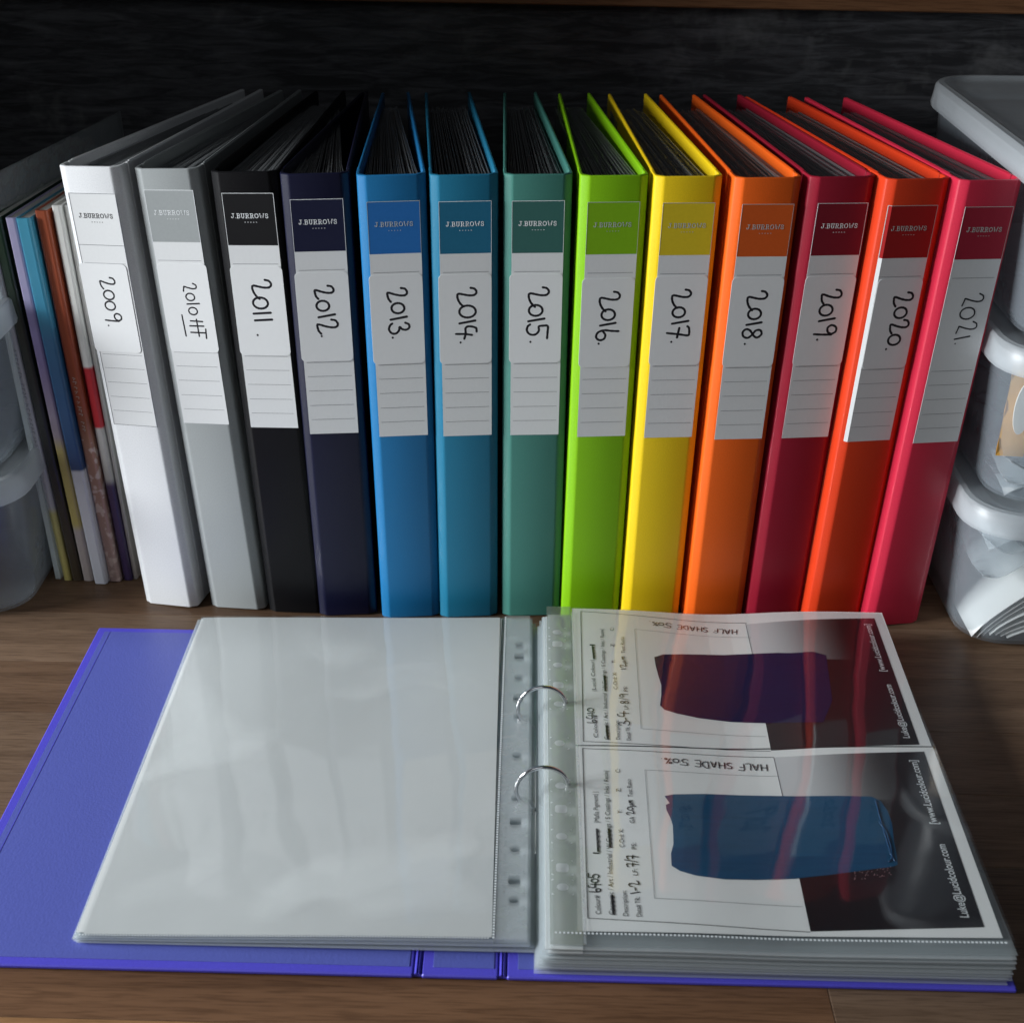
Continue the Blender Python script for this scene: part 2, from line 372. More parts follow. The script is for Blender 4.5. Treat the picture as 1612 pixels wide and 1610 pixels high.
# slab-serif capitals for the printed brand line, 1 unit high
SL = {
 'J': ([[(.25, 1), (.75, 1)], [(.52, 1), (.52, .25), (.38, .04), (.16, .04), (.06, .2), (.1, .32)]], .86),
 '.': ([[(.08, .05), (.12, .05)]], .3),
 'B': ([[(0, 0), (.5, 0), (.7, .12), (.7, .4), (.52, .53), (.16, .53)], [(.52, .53), (.64, .65), (.64, .88), (.5, 1), (0, 1)], [(.16, 0), (.16, 1)]], .88),
 'U': ([[(0, 1), (.32, 1)], [(.52, 1), (.84, 1)], [(.16, 1), (.16, .2), (.3, .02), (.55, .02), (.68, .2), (.68, 1)]], .98),
 'R': ([[(0, 1), (.52, 1), (.68, .86), (.68, .62), (.52, .48), (.16, .48)], [(.16, 0), (.16, 1)], [(0, 0), (.34, 0)], [(.44, .48), (.68, 0), (.86, 0)]], .98),
 'O': ([ell(.42, .5, .40, .48, 14)], .98),
 'W': ([[(.0, 1), (.22, 1)], [(.12, 1), (.34, .0), (.57, .62), (.8, .0), (1.02, 1)], [(.92, 1), (1.14, 1)]], 1.28),
 'S': ([[(.6, .72), (.58, .9), (.34, 1), (.1, .9), (.1, .64), (.34, .52), (.6, .4), (.62, .12), (.36, .0), (.1, .1), (.06, .28)]], .72),
}
def slab(s, h):
    x = 0; out = []
    for ch in s:
        st, adv = SL[ch]
        out += [[((x + px) * h, py * h) for px, py in p] for p in st]; x += adv + 0.10
    return out, x * h

# ------------------------------------------------------------------ the row of thirteen ring binders
H = 0.318; BW = 0.0424; BEV = 0.0048; BEVD = 0.0040; TH = 0.0023
def spine_profile():
    """closed outline of the spine shell: flat front, rounded edges, short hinge returns"""
    hw = BW / 2
    def half(ins):
        """right half from the middle outwards: flat, soft bend, slanting hinge strip, soft bend, return"""
        P = [(hw - BEV - 0.0016, 0.0), (hw - BEV - 0.0002, 0.0003), (hw - BEV + 0.0006, 0.0010), (hw - 0.0010, BEVD - 0.0014), (hw - 0.0003, BEVD - 0.0003), (hw, BEVD + 0.0012), (hw, 0.0125)]
        return [(x - ins * 0.9 * min(1, max(0.0, (x - hw + BEV + 0.002) / 0.004)), y + (ins if y < 0.012 else 0)) for x, y in P]
    o_, i_ = half(0), half(TH)
    out = [(-x, y) for x, y in reversed(o_)] + o_
    inn = list(reversed(i_)) + [(-x, y) for x, y in i_]
    return out + inn
SPINE = spine_profile()

def round_rect(x0, x1, y0, y1, r, n=5):
    out = []
    for cx, cy, a0 in ((x1 - r, y0 + r, 270), (x1 - r, y1 - r, 0), (x0 + r, y1 - r, 90), (x0 + r, y0 + r, 180)):
        for k in range(n + 1):
            a = R(a0 + 90 * k / n); out.append((cx + r * math.cos(a), cy + r * math.sin(a)))
    return out

def front(mb, off, bend=False):
    """lay an xy sheet (x right, y up) on the front of the spine, off metres proud"""
    fl = BW / 2 - BEV                                            # beyond the flat the sheet bends with the spine edge
    return mb.map(lambda x, y, z: (x, -off - z + (max(0.0, abs(x) - fl - 0.0004) * 0.8 if bend else 0.0), y))
def bent_box(a, b):
    """thin upright sheet with a fold line where the spine starts to curve"""
    (x0, y0, z0), (x1, y1, z1) = a, b; fl = BW / 2 - BEV + 0.0004
    xs = [x0] + [v for v in (-fl, fl) if x0 + 0.0003 < v < x1 - 0.0003] + [x1]; V = []; Fc = []
    for x in xs: V += [(x, y0, z0), (x, y1, z0), (x, y1, z1), (x, y0, z1)]
    for k in range(len(xs) - 1):
        a_ = k * 4; b_ = a_ + 4
        Fc += [(a_ + 3, b_ + 3, b_ + 2, a_ + 2), (a_, a_ + 1, b_ + 1, b_), (a_ + 1, a_ + 2, b_ + 2, b_ + 1), (a_, b_, b_ + 3, a_ + 3)]
    e = (len(xs) - 1) * 4; Fc += [(0, 3, 2, 1), (e, e + 1, e + 2, e + 3)]
    return MB().add(V, Fc)

def make_binder(year, colour_words, col, xt, yf, yaw, taper, lean, block=None, ink_light=True, seq=None, dz=0.0, dx=0.0, sticker=True, st_dx=0, st_dz=0, pen_r=0.00074, extra_label='', hw_h=0.0126, tx=0.0, tz=0.0, sw=0.0338):
    sq = [s for s in seq]
    tl, tr = taper if isinstance(taper, tuple) else (taper, taper)
    taper = (tl + tr) / 2
    xb = xt - lean
    root = empty('ring_binder', f'{colour_words} ring binder standing in the row, {year} handwritten on its spine' + extra_label, 'binder',
                 (xb, yf, 0), (0, math.atan(lean / H), -R(yaw)), 'ring binders standing in a row')
    mat = vinyl('vinyl_' + colour_words.replace(' ', '_'), col, gloss=0.10 if max(col) < 0.02 else 0.42)
    sp = MB().prism(SPINE, 0.0006, H, 0.00045).build('spine', mat, root, smooth=True)
    rr = random.Random(int(year[:4]))
    hw = BW / 2
    for side, nm in ((-1, 'front_cover'), (1, 'back_cover')):
        a = -R(tl) if side < 0 else R(tr)                                   # covers squeezed together behind the rings
        mb = MB()
        x0, x1 = (0, TH) if side < 0 else (-TH, 0)
        mb.bbox((x0, 0.0006, 0.0006), (x1, 0.239, H), 0.0005)
        o = mb.build(nm, mat, root)
        o.location = (side * hw, 0.0128, 0); o.rotation_euler = (0, 0, a)
        # welded hem along the top edge of the cover
        MB().bbox((x0 + 0.0006, 0.004, H + 0.0001), (x1 - 0.0006, 0.236, H + 0.0005), 0.0002).build('weld_seam', mat, o)
    # the filed pocket sheets, seen from above between the covers
    mb = MB(); n = 46
    for k in range(n):
        t = (k + 0.5) / n - 0.5
        fx0 = t * (BW - 2 * TH - 0.0025); y0 = 0.0115 + rr.uniform(0, 0.006) + 0.003 * abs(t); y1 = 0.226 + rr.uniform(-0.003, 0.002)
        tb = math.tan(R(taper)) * (y1 - 0.0128)
        fx1 = t * max(0.008, (BW - 2 * TH - 0.002 - 2 * tb))
        z1 = 0.3110 + rr.uniform(-0.0018, 0.0018); th = 0.00020
        wob = rr.uniform(-0.0007, 0.0007)
        V = []
        for yy, fx, w_ in ((y0, fx0, 0), (y0 + 0.03, fx0 * 0.8 + fx1 * 0.2, wob), (y1, fx1, 0)):
            V += [(fx + w_ - th, yy, 0.012), (fx + w_ + th, yy, 0.012), (fx + w_ + th, yy, z1), (fx + w_ - th, yy, z1)]
        Fc = [(0, 1, 2, 3), (11, 10, 9, 8)]
        for q in (0, 4):
            Fc += [(q + 3, q + 2, q + 6, q + 7), (q + 1, q + 5, q + 6, q + 2), (q + 4, q, q + 3, q + 7), (q, q + 4, q + 5, q + 1)]
        mb.add(V, Fc)
    st = mb.build('pocket_sheets', M['binder_film'], root); st['kind'] = 'stuff'
    # printed card in the spine pocket
    cw = 0.0326; x0 = -cw / 2 + rr.uniform(-0.0004, 0.0004) + dx; x1 = x0 + cw; z1 = 0.3022 + dz; zc = 0.2697 + dz; z0 = 0.1452 + dz
    tilt = rr.uniform(-0.006, 0.006)
    card = front(bent_box((x0, z0, -0.0001), (x1, z1, 0.0001)), 0.00012, True).build('label_card', M['label_paper'], root)
    card.rotation_euler = (0, tilt, 0)
    light_card = block is None
    blk = block if block is not None else (0.72, 0.73, 0.73)
    lf = MB()
    if not light_card:
        front(bent_box((x0 + 0.0002, zc, 0), (x1 - 0.0002, z1 - 0.0002, 0.00004)), 0.00026, True).build('colour_block', plain('card_' + year[:4], blk, rough=0.6, spec=0.2, coat=0.12, coat_r=0.3, var=0.06, bump=0.06, bscale=500), card)
    lw = 0.00028; e = 0.0000
    fr = MB()
    zb = zc if not light_card else z0
    hz = bent_box((x0 + e, z1 - lw, 0), (x1 - e, z1, 0.00003)); fr.add(hz.v, hz.f); fr.box((x0 + e, zb, 0), (x0 + e + lw, z1 - lw, 0.00003)); fr.box((x1 - e - lw, zb, 0), (x1 - e, z1 - lw, 0.00003))
    if light_card:
        fr.box((x0 + lw, zc - lw, 0), (x1 - lw, zc, 0.00003)); fr.box((x0 + lw, z0, 0), (x1 - lw, z0 + lw, 0.00003))
    front(fr, 0.00033, True).build('card_frame', M['print_grey'] if light_card else (M['print_white'] if ink_light else M['print_dim']), card)
    rule = M['rule']
    zs = [0.2577, 0.1960, 0.1863, 0.1762, 0.1658, 0.1556]
    if light_card: zs += [0.2470, 0.2365, 0.2262, 0.2160, 0.2060]
    for z in zs: front(bent_box((x0 + 0.0018, z + dz, 0), (x1 - 0.0018, z + dz + 0.00024, 0.00003)), 0.00033, True).build('ruled_line', rule, card)
    strokes, wd = slab('J.BURROWS', 0.0027)
    off = (x0 + x1) / 2 - wd / 2
    strokes = [[(px + off, py + 0.2868 + dz) for px, py in s] for s in strokes]
    for q in range(5): strokes.append([((x0 + x1) / 2 - 0.0036 + q * 0.0018, 0.2842 + dz), ((x0 + x1) / 2 - 0.0032 + q * 0.0018, 0.2842 + dz)])
    front(strokes_mesh(strokes, 0.00021, 0.00008, smooth=False), 0.00034).build('brand_lettering', M['print_black'] if light_card else (M['print_white'] if ink_light else M['print_dim']), card)
    # white sticker with the year in marker pen
    zt = 0.2476 + dz + st_dz + tz; bx = -0.0052 + st_dx + tx
    par, off2 = card, 0.00034
    if sticker:
        sx0 = x0 - 0.0012 + st_dx; sx1 = sx0 + sw; sz1 = 0.2566 + dz + st_dz; sz0 = 0.1968 + dz + st_dz
        par = front(MB().prism(round_rect(sx0, sx1, sz0, sz1, 0.003), 0, 0.00022, 0.00006), 0.00040).build('sticker', M['sticker'], root)
        par.rotation_euler = (0, tilt * 1.4, 0); off2 = 0.00063
    strokes, wd = pen(sq, hw_h, 0.06, int(year[:4]))
    if 'HFT' in extra_label or year.endswith('HT'):
        h = hw_h * 0.85; q0 = wd + 0.003
        strokes += [[(q0, 0.001), (q0 + .0003, .0095)], [(q0 + .0034, 0), (q0 + .0034, .0098)], [(q0 - .0012, .0054), (q0 + .0105, .0056)],
                    [(q0 + .0078, .0), (q0 + .0080, .0105)], [(q0 + .0052, .0108), (q0 + .0118, .0104)], [(q0 - .004, -.0042), (q0 + .0105, -.0036)]]
    strokes = [[(bx + y, zt - x) for x, y in s] for s in strokes]
    front(strokes_mesh(strokes, pen_r, 0.0001, var=0.08), off2).build('handwriting', M['ink'], par)
    return root

B = [  # year, words, colour, x at top, y front, yaw, taper, lean, block colour, light print, glyphs
 ('2009', 'white', (0.78, 0.79, 0.80), -0.2648, .0035, 12.5, (4, 2), -0.0148, None, True, ['2b', '0', '0', '9', '.']),
 ('2010 HT', 'light grey', (0.33, 0.35, 0.35), -0.2158, .0010, 9.0, (3, 3), -0.016, (0.32, 0.34, 0.34), True, ['2c', '0', '1b', '0']),
 ('2011', 'black', (0.004, 0.004, 0.005), -0.1657, -.003, 3.5, (3.5, 1), -0.0105, (0.006, 0.006, 0.007), True, ['2a', '0w', '1b', '1b', ' ', '.']),
 ('2012', 'navy blue', (0.004, 0.005, 0.024), -0.1214, -.005, -4.5, (10, -1), -0.0044, (0.008, 0.010, 0.035), True, ['2b', '0', '1', '2b', '.']),
 ('2013', 'bright blue', (0.011, 0.155, 0.36), -0.0741, -.006, -6.5, (4.5, 0.5), -0.0036, (0.018, 0.14, 0.42), False, ['2b', '0', '1', '3', '.']),
 ('2014', 'teal blue', (0.014, 0.17, 0.29), -0.0298, -.004, -6.2, (1.5, 0.2), -0.0015, (0.014, 0.13, 0.23), True, ['2a', '0w', '1', '4', '.']),
 ('2015', 'sea green', (0.055, 0.20, 0.165), 0.0154, -.001, -3.5, (2.3, 1.7), -0.0015, (0.035, 0.12, 0.105), True, ['2a', '0', '1', '5', '.']),
 ('2016', 'lime green', (0.22, 0.50, 0.005), 0.0622, -.002, -6.2, (4.0, 0.2), 0.0019, (0.20, 0.42, 0.008), False, ['2a', '0', '1', '6', '.']),
 ('2017', 'yellow', (0.84, 0.58, 0.010), 0.1074, -.002, -6.5, (2.6, 0.3), 0.0032, (0.66, 0.50, 0.02), False, ['2a', '0', '1', '7', '.']),
 ('2018', 'orange', (0.84, 0.125, 0.010), 0.1556, -.003, -7.5, (1.5, 2.0), 0.0052, (0.62, 0.10, 0.014), False, ['2a', '0', '1', '8', '.']),
 ('2019', 'maroon', (0.30, 0.010, 0.028), 0.2018, .0010, -10.5, 1.5, 0.0068, (0.20, 0.010, 0.022), True, ['2b', '0', '1', '9', '.']),
 ('2020', 'orange red', (0.66, 0.045, 0.010), 0.2472, -.003, -13.0, 0.6, 0.0098, (0.36, 0.012, 0.012), False, ['2b', '0', '2b', '0', '.']),
 ('2021', 'crimson', (0.56, 0.022, 0.055), 0.2909, -.004, -13.0, 1.0, 0.0114, (0.34, 0.014, 0.035), False, ['2c', '0w', '2c', '1', '.']),
]
for i, (yr, wds, col, xt, yf, yaw, tp, ln, blk, lt, sq) in enumerate(B):
    kw = dict(block=blk, ink_light=lt, seq=sq)
    if i == 0: kw.update(st_dx=-0.0016, st_dz=0.001, tx=0.0, pen_r=0.00058, dz=-0.0005, hw_h=0.0110)
    if i == 1: kw.update(st_dx=0.0008, st_dz=-0.0005, tx=0.0034, tz=-0.004, pen_r=0.00050, hw_h=0.0092, dz=0.003)
    if i == 2: kw.update(dz=0.003)
    if i == 3: kw.update(dz=0.0005)
    if i == 7: kw.update(st_dz=-0.002)
    if i == 12: kw.update(sticker=False, pen_r=0.00050, st_dx=0.002)
    if i == 11: kw.update(dx=-0.0026, st_dx=0.0030, sw=0.0306, tx=-0.0012)
    make_binder(yr, wds, col, xt, yf, yaw, tp, ln, **kw)

# ------------------------------------------------------------------ the open violet binder on the worktop
VIO = vinyl('vinyl_violet', (0.075, 0.065, 0.50))
VLIN = plain('violet_lining', (0.078, 0.097, 0.37), rough=0.42, coat=0.25, coat_r=0.35, bump=0.25, bscale=700, var=0.08)
ob = empty('open_ring_binder', 'violet ring binder lying open on the worktop in front of the row', 'binder', (0.0, -0.19, 0))
OO = (0.0, -0.19, 0)
YB, YF = -0.0318, -0.3508
def slab_part(name, x0, x1, parent, mat=VIO):
    return MB().bbox((x0, YF, 0.0004), (x1, YB, 0.0030), 0.0007).build(name, mat, parent, org=OO)
lc = slab_part('front_cover', -0.2928, -0.0420, ob)
rc = slab_part('back_cover', 0.0060, 0.2640, ob)
spb = slab_part('spine', -0.0375, 0.0015, ob)
for par, x0, x1 in ((lc, -0.2928, -0.0420), (rc, 0.0060, 0.2640), (spb, -0.0375, 0.0015)):
    MB().bbox((x0 + 0.0055, YF + 0.0055, 0.0030), (x1 - 0.002, YB - 0.0055, 0.0033), 0.0002).build('lining', VLIN, par, org=OO)
MB().box((-0.2835, YF + 0.0058, 0.0033), (-0.2831, YB - 0.0058, 0.00345)).build('weld_line', VIO, lc, org=OO)
for x in (-0.03975, 0.00375):
    mb = MB()                                                  # creased vinyl hinge between the boards
    pr = [(-0.0024, 0.0008), (-0.0014, 0.0030), (-0.0006, 0.0034), (0.0, 0.0016), (0.0006, 0.0034), (0.0014, 0.0030), (0.0024, 0.0008)]
    V = [(x + a, y, b) for y in (YF + 0.001, YB - 0.001) for a, b in pr] ; n = len(pr)
    mb.add(V, [(i, i + 1, n + i + 1, n + i) for i in range(n - 1)] + [(n - 1, 0, n, 2 * n - 1), tuple(range(n))[::-1], tuple(range(n, 2 * n))])
    mb.build('hinge', VIO, ob, org=OO)
# ring mechanism: base plate and two rings, each a D in the plane across the spine
RX, RZ = 0.0243, 0.0215
plate = []
MB().prism([(0.0165, -0.262), (0.0320, -0.262), (0.0320, -0.106), (0.0165, -0.106)], 0.0034, 0.0062, 0.0012).build('ring_plate', M['steel'], ob, org=OO)
for y in (-0.1436, -0.2236):
    V = []; Fc = []; n, m = 40, 10
    for i in range(n):
        a = 2 * math.pi * i / n
        rx, rz = 0.0150 + (0.0006 if math.cos(a) < 0 else 0), 0.0160
        c = Vector((RX + rx * math.cos(a), y + 0.0012 * math.cos(a), RZ + rz * math.sin(a)))
        nr = Vector((math.cos(a), 0, math.sin(a)))
        for k in range(m):
            b = 2 * math.pi * k / m
            r_ = 0.00125
            p = c + nr * r_ * math.cos(b) + Vector((0, 1, 0)) * r_ * math.sin(b); V.append(p)
    for i in range(n):
        for k in range(m):
            Fc.append((i * m + k, i * m + (k + 1) % m, ((i + 1) % n) * m + (k + 1) % m, ((i + 1) % n) * m + k))
    rg = MB().add(V, Fc).build('ring', M['steel'], ob, smooth=True, org=OO)

# heights of the two piles
def zL(x, y):
    t = min(1, max(0, (x + 0.219) / 0.235))
    return 0.0090 + 0.0052 * t + 0.0005 * math.sin(x * 31 + 0.6) * math.sin((y + 0.19) * 11 + 1)
def zR(x, y):
    return 0.0236 - 0.0030 * math.exp(-((x - 0.145) / 0.045) ** 2) * (0.55 + 0.45 * (y + 0.35) / 0.31) + 0.0005 * math.sin(x * 37) * math.sin((y + 0.19) * 13)

def sheet(x0, x1, y0, y1, zf, th, nx=14, ny=10, skew=0.0):
    mb = MB(); V = []; Fc = []
    for s in (0, 1):
        for j in range(ny + 1):
            for i in range(nx + 1):
                x = x0 + (x1 - x0) * i / nx; y = y0 + (y1 - y0) * j / ny
                xx = x + skew * (y - y0)
                V.append((xx, y, zf(xx, y) + s * th))
    q = (nx + 1) * (ny + 1)
    for j in range(ny):
        for i in range(nx):
            a = j * (nx + 1) + i
            Fc.append((a, a + nx + 1, a + nx + 2, a + 1)); Fc.append((q + a, q + a + 1, q + a + nx + 2, q + a + nx + 1))
    for i in range(nx):
        Fc.append((i, i + 1, q + i + 1, q + i)); b = ny * (nx + 1) + i; Fc.append((b + 1, b, q + b, q + b + 1))
    for j in range(ny):
        a = j * (nx + 1); Fc.append((a + nx + 1, a, q + a, q + a + nx + 1)); b = a + nx; Fc.append((b, b + nx + 1, q + b + nx + 1, q + b))
    return mb.add(V, Fc)

HOLES = [(0, 'r'), (-.04, 'r'), (.04, 'r'), (-.0605, 's'), (.0605, 's'), (-.0835, 'r'), (.0835, 'r'), (-.1085, 's'), (.1085, 's'), (-.1232, 'r'), (.1232, 'r')]
def holed_strip(x0, x1, y0, y1, hx, zf, dz):
    """binding strip with real punched holes"""
    hs = sorted((-0.1836 + d, k) for d, k in HOLES); cell = 0.0058
    mb = MB(); cur = y0
    def quad(ya, yb):
        n = max(1, int((yb - ya) / 0.02))
        for k in range(n):
            a, b = ya + (yb - ya) * k / n, ya + (yb - ya) * (k + 1) / n
            xs = [x0, hx - cell, hx + cell, x1]
            for q in range(3): mb.add([(xs[q], a, 0), (xs[q + 1], a, 0), (xs[q + 1], b, 0), (xs[q], b, 0)], [(0, 1, 2, 3)])
    for yc, kind in hs:
        quad(cur, yc - cell)
        n = 24; outer = []; inner = []
        for k in range(n):
            a = 2 * math.pi * (k + 0.5) / n; c, s = math.cos(a), math.sin(a); m = max(abs(c), abs(s))
            outer.append((hx + cell * c / m, yc + cell * s / m, 0))
            if kind == 'r': inner.append((hx + 0.0031 * c, yc + 0.0027 * s, 0))
            else:
                pm = (abs(c) ** 5 + abs(s) ** 5) ** 0.2; inner.append((hx + 0.0034 * c / pm, yc + 0.0034 * s / pm, 0))
        mb.add(outer + inner, [(k, (k + 1) % n, n + (k + 1) % n, n + k) for k in range(n)])
        # fill the corners of the cell to its square outline
        for sx, sy in ((1, 1), (-1, 1), (-1, -1), (1, -1)):
            pass
        mb.add([(x0, yc - cell, 0), (hx - cell, yc - cell, 0), (hx - cell, yc + cell, 0), (x0, yc + cell, 0)], [(0, 1, 2, 3)])
        mb.add([(hx + cell, yc - cell, 0), (x1, yc - cell, 0), (x1, yc + cell, 0), (hx + cell, yc + cell, 0)], [(0, 1, 2, 3)])
        cur = yc + cell
    quad(cur, y1)
    return mb.map(lambda x, y, z: (x, y, zf(x, y) + dz))

def dashes(x0, y0, x1, y1, n, w_, zf, dz, duty=0.5):
    mb = MB(); d = Vector((x1 - x0, y1 - y0)); p = Vector((-d.y, d.x)).normalized() * w_ / 2
    for k in range(n):
        a = Vector((x0, y0)) + d * (k / n); b = a + d * (duty / n)
        q = [a - p, b - p, b + p, a + p]
        mb.add([(v.x, v.y, zf(v.x, v.y) + dz) for v in q] + [(v.x, v.y, zf(v.x, v.y) + dz + 0.00015) for v in q],
               [(4, 5, 6, 7), (0, 1, 5, 4), (1, 2, 6, 5), (2, 3, 7, 6), (3, 0, 4, 7)])
    return mb

def solid_strip(x0, x1, y0, y1, hx, zf, dz):
    return sheet(x0, x1, y0, y1, lambda x, y: zf(x, y) + dz - 0.0001, 0.0001, 2, 8)
rs = random.Random(11)
# left pile
NL = 14
for k in range(NL):
    f = k / NL
    dxs, dys = rs.uniform(-0.0015, 0.002), rs.uniform(-0.0018, 0.0012)
    xl, xr = -0.2200 + dxs, 0.0148 + dxs + 0.008 * (1 - f)
    zf = (lambda fk: (lambda x, y: 0.0037 + (zL(x, y) - 0.0047) * fk))(f)
    mb = sheet(xl, -0.0012, -0.3345 + dys, -0.0235 + dys * 0.6, zf, 0.0002, 10, 4, rs.uniform(-0.006, 0.006))
    hs = (holed_strip if k >= NL - 4 else solid_strip)(-0.0011, xr, -0.3345 + dys, -0.0235 + dys * 0.6, 0.0088 + 0.0008 * (1 - f), zf, 0.0002)
    mb.add(hs.v, hs.f)
    o = mb.build('plastic_sleeve', M['sleeve_edge'], None, org=(-0.1, -0.19, 0))
    o.location = (-0.1, -0.19, 0)
    tag(o, 'clear plastic sleeve in the pile under the blank top sheet, left of the rings', 'sleeve', 'clear sleeves piled on the left cover')
ps2 = sheet(-0.2195, -0.004, -0.3322, -0.0262, lambda x, y: zL(x, y) - 0.00075, 0.00012, 12, 8, 0.0).build('paper_sheet', M['paper'], org=(-0.1, -0.19, 0)); ps2.location = (-0.1, -0.19, 0)
tag(ps2, 'blank sheet whose edge peeps out left of the top blank sheet', 'paper')
ps = sheet(-0.2152, -0.0022, -0.3335, -0.0250, lambda x, y: zL(x, y) - 0.0004, 0.00012, 16, 10, -0.010).build('paper_sheet', M['paper'], org=(-0.1, -0.19, 0)); ps.location = (-0.1, -0.19, 0)
tag(ps, 'blank greyish white sheet inside the top sleeve on the left page', 'paper')
tl = empty('plastic_sleeve', 'top clear sleeve on the left, glossy over a blank sheet', 'sleeve', (-0.1, -0.19, 0)); OL = (-0.1, -0.19, 0)
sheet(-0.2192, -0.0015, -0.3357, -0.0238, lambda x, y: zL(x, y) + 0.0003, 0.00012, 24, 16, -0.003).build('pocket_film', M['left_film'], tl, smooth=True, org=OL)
holed_strip(-0.0013, 0.0160, -0.3357, -0.0238, 0.0088, zL, 0.0004).build('binding_strip', M['strip_film'], tl, org=OL)
dashes(-0.0014, -0.335, -0.0014, -0.0245, 150, 0.0011, zL, 0.0005, 0.55).build('perforated_weld', M['seam'], tl, org=OL)
dashes(-0.217, -0.3350, -0.003, -0.3350, 140, 0.0008, zL, 0.0005, 0.55).build('bottom_weld', M['seam'], tl, org=OL)

# right pile
NR = 36
for k in range(NR):
    f = k / NR
    dxs, dys = rs.uniform(-0.002, 0.0015), rs.uniform(-0.0012, 0.0016)
    xl, xr = 0.0272 - 0.0065 * (1 - f) + dxs, 0.2605 + dxs
    o = sheet(xl, xr, -0.3475 + dys, -0.0355 + dys * 0.6, (lambda fk: (lambda x, y: 0.0037 + (zR(x, y) - 0.0047) * fk))(f), 0.0002, 12, 4, rs.uniform(-0.006, 0.006)).build('plastic_sleeve', M['sleeve_edge'], None, org=(0.14, -0.19, 0))
    o.location = (0.14, -0.19, 0)
    if k >= NR - 7:
        sheet(xl + 0.0004, 0.0442, -0.3475 + dys, -0.0355 + dys * 0.6, (lambda fk: (lambda x, y: 0.00395 + (zR(x, y) - 0.0047) * fk))(f), 0.0001, 2, 8).build('binding_strip', M['white_strip'], o, org=(0.14, -0.19, 0))
    tag(o, 'clear plastic sleeve in the thick pile under the colour cards, right of the rings', 'sleeve', 'clear sleeves piled on the right cover')
tr = empty('plastic_sleeve', 'top clear sleeve on the right holding two printed colour cards', 'sleeve', (0.14, -0.19, 0)); OR = (0.14, -0.19, 0)
sheet(0.0445, 0.2620, -0.3480, -0.0270, lambda x, y: zR(x, y) + 0.0010, 0.00012, 24, 16).build('pocket_film', M['top_film'], tr, smooth=True, org=OR)
holed_strip(0.0275, 0.0443, -0.3480, -0.0270, 0.0345, zR, 0.0010).build('binding_strip', M['right_strip'], tr, org=OR)
MB().add(*(lambda q: (q, [(0, 1, 2, 3)]))([(0.0444, -0.3478, zR(0.0444, -0.3478) + 0.0013), (0.0458, -0.3478, zR(0.0458, -0.3478) + 0.0013), (0.0458, -0.0347, zR(0.0458, -0.0347) + 0.0013), (0.0444, -0.0347, zR(0.0444, -0.0347) + 0.0013)])).build('weld_line', M['strip_film'], tr, org=OR)
dashes(0.030, -0.3400, 0.2585, -0.3400, 110, 0.0011, zR, 0.0012, 0.5).build('bottom_weld', M['seam'], tr, org=OR)
# ------------------------------------------------------------------ the two colour cards
ZP = 0.0228
def pt(u, v): return at(u, v, ZP)
def poly_sheet(px, off, nsub=10, th=0.00006):
    """filled quadrilateral given by its four corners (photo measurements on the page), subdivided and draped"""
    c = [Vector(pt(*p)) for p in px]; V = []; Fc = []
    for s in (0, 1):
        for j in range(nsub + 1):
            for i in range(nsub + 1):
                a, b = i / nsub, j / nsub
                p = (c[0] * (1 - a) + c[1] * a) * (1 - b) + (c[3] * (1 - a) + c[2] * a) * b
                V.append((p.x, p.y, zR(p.x, p.y) + off + s * th))
    q = (nsub + 1) ** 2; n1 = nsub + 1
    for j in range(nsub):
        for i in range(nsub):
            a = j * n1 + i; Fc += [(q + a + n1, q + a + n1 + 1, q + a + 1, q + a), (a, a + 1, a + n1 + 1, a + n1)]
    for i in range(nsub):
        Fc += [(i + 1, i, q + i, q + i + 1), (nsub * n1 + i, nsub * n1 + i + 1, q + nsub * n1 + i + 1, q + nsub * n1 + i),
               (i * n1, (i + 1) * n1, q + (i + 1) * n1, q + i * n1), ((i + 1) * n1 + nsub, i * n1 + nsub, q + i * n1 + nsub, q + (i + 1) * n1 + nsub)]
    return MB().add(V, Fc)
def line_px(pts, w_, off):
    st = []
    for a, b in zip(pts[:-1], pts[1:]):
        A, Bv = Vector(pt(*a)), Vector(pt(*b)); n = 8
        st.append([A + (Bv - A) * k / n for k in range(n + 1)])
    mb = strokes_mesh(st, w_, 0.00006, smooth=False)
    return mb.map(lambda x, y, z: (x, y, zR(x, y) + off + z))
def text_px(s, a, b, h, off, bold=0.0, mirror=False):
    """printed line that runs from photo point a to photo point b"""
    V, Fc, wd = text_mesh(s, bold)
    A, Bv = Vector(pt(*a)), Vector(pt(*b)); d = Bv - A; ex = d / wd; ey = Vector((-d.y, d.x)).normalized() * h
    return MB().add([(*(A + ex * v[0] + ey * v[1]), 0) for v in V], Fc).map(lambda x, y, z: (x, y, zR(x, y) + off))
def pen_px(seq, a, b, h, off, r=0.0003, seed=1):
    st, wd = pen(seq, 1.0, 0.07, seed)
    A, Bv = Vector(pt(*a)), Vector(pt(*b)); d = Bv - A; ex = d / wd; ey = Vector((-d.y, d.x)).normalized() * h
    st = [[A + ex * p[0] + ey * p[1] for p in s] for s in st]
    return strokes_mesh(st, r, 0.00006).map(lambda x, y, z: (x, y, zR(x, y) + off + z))
def join(*mbs):
    m = MB()
    for q in mbs: m.add(q.v, q.f)
    return m

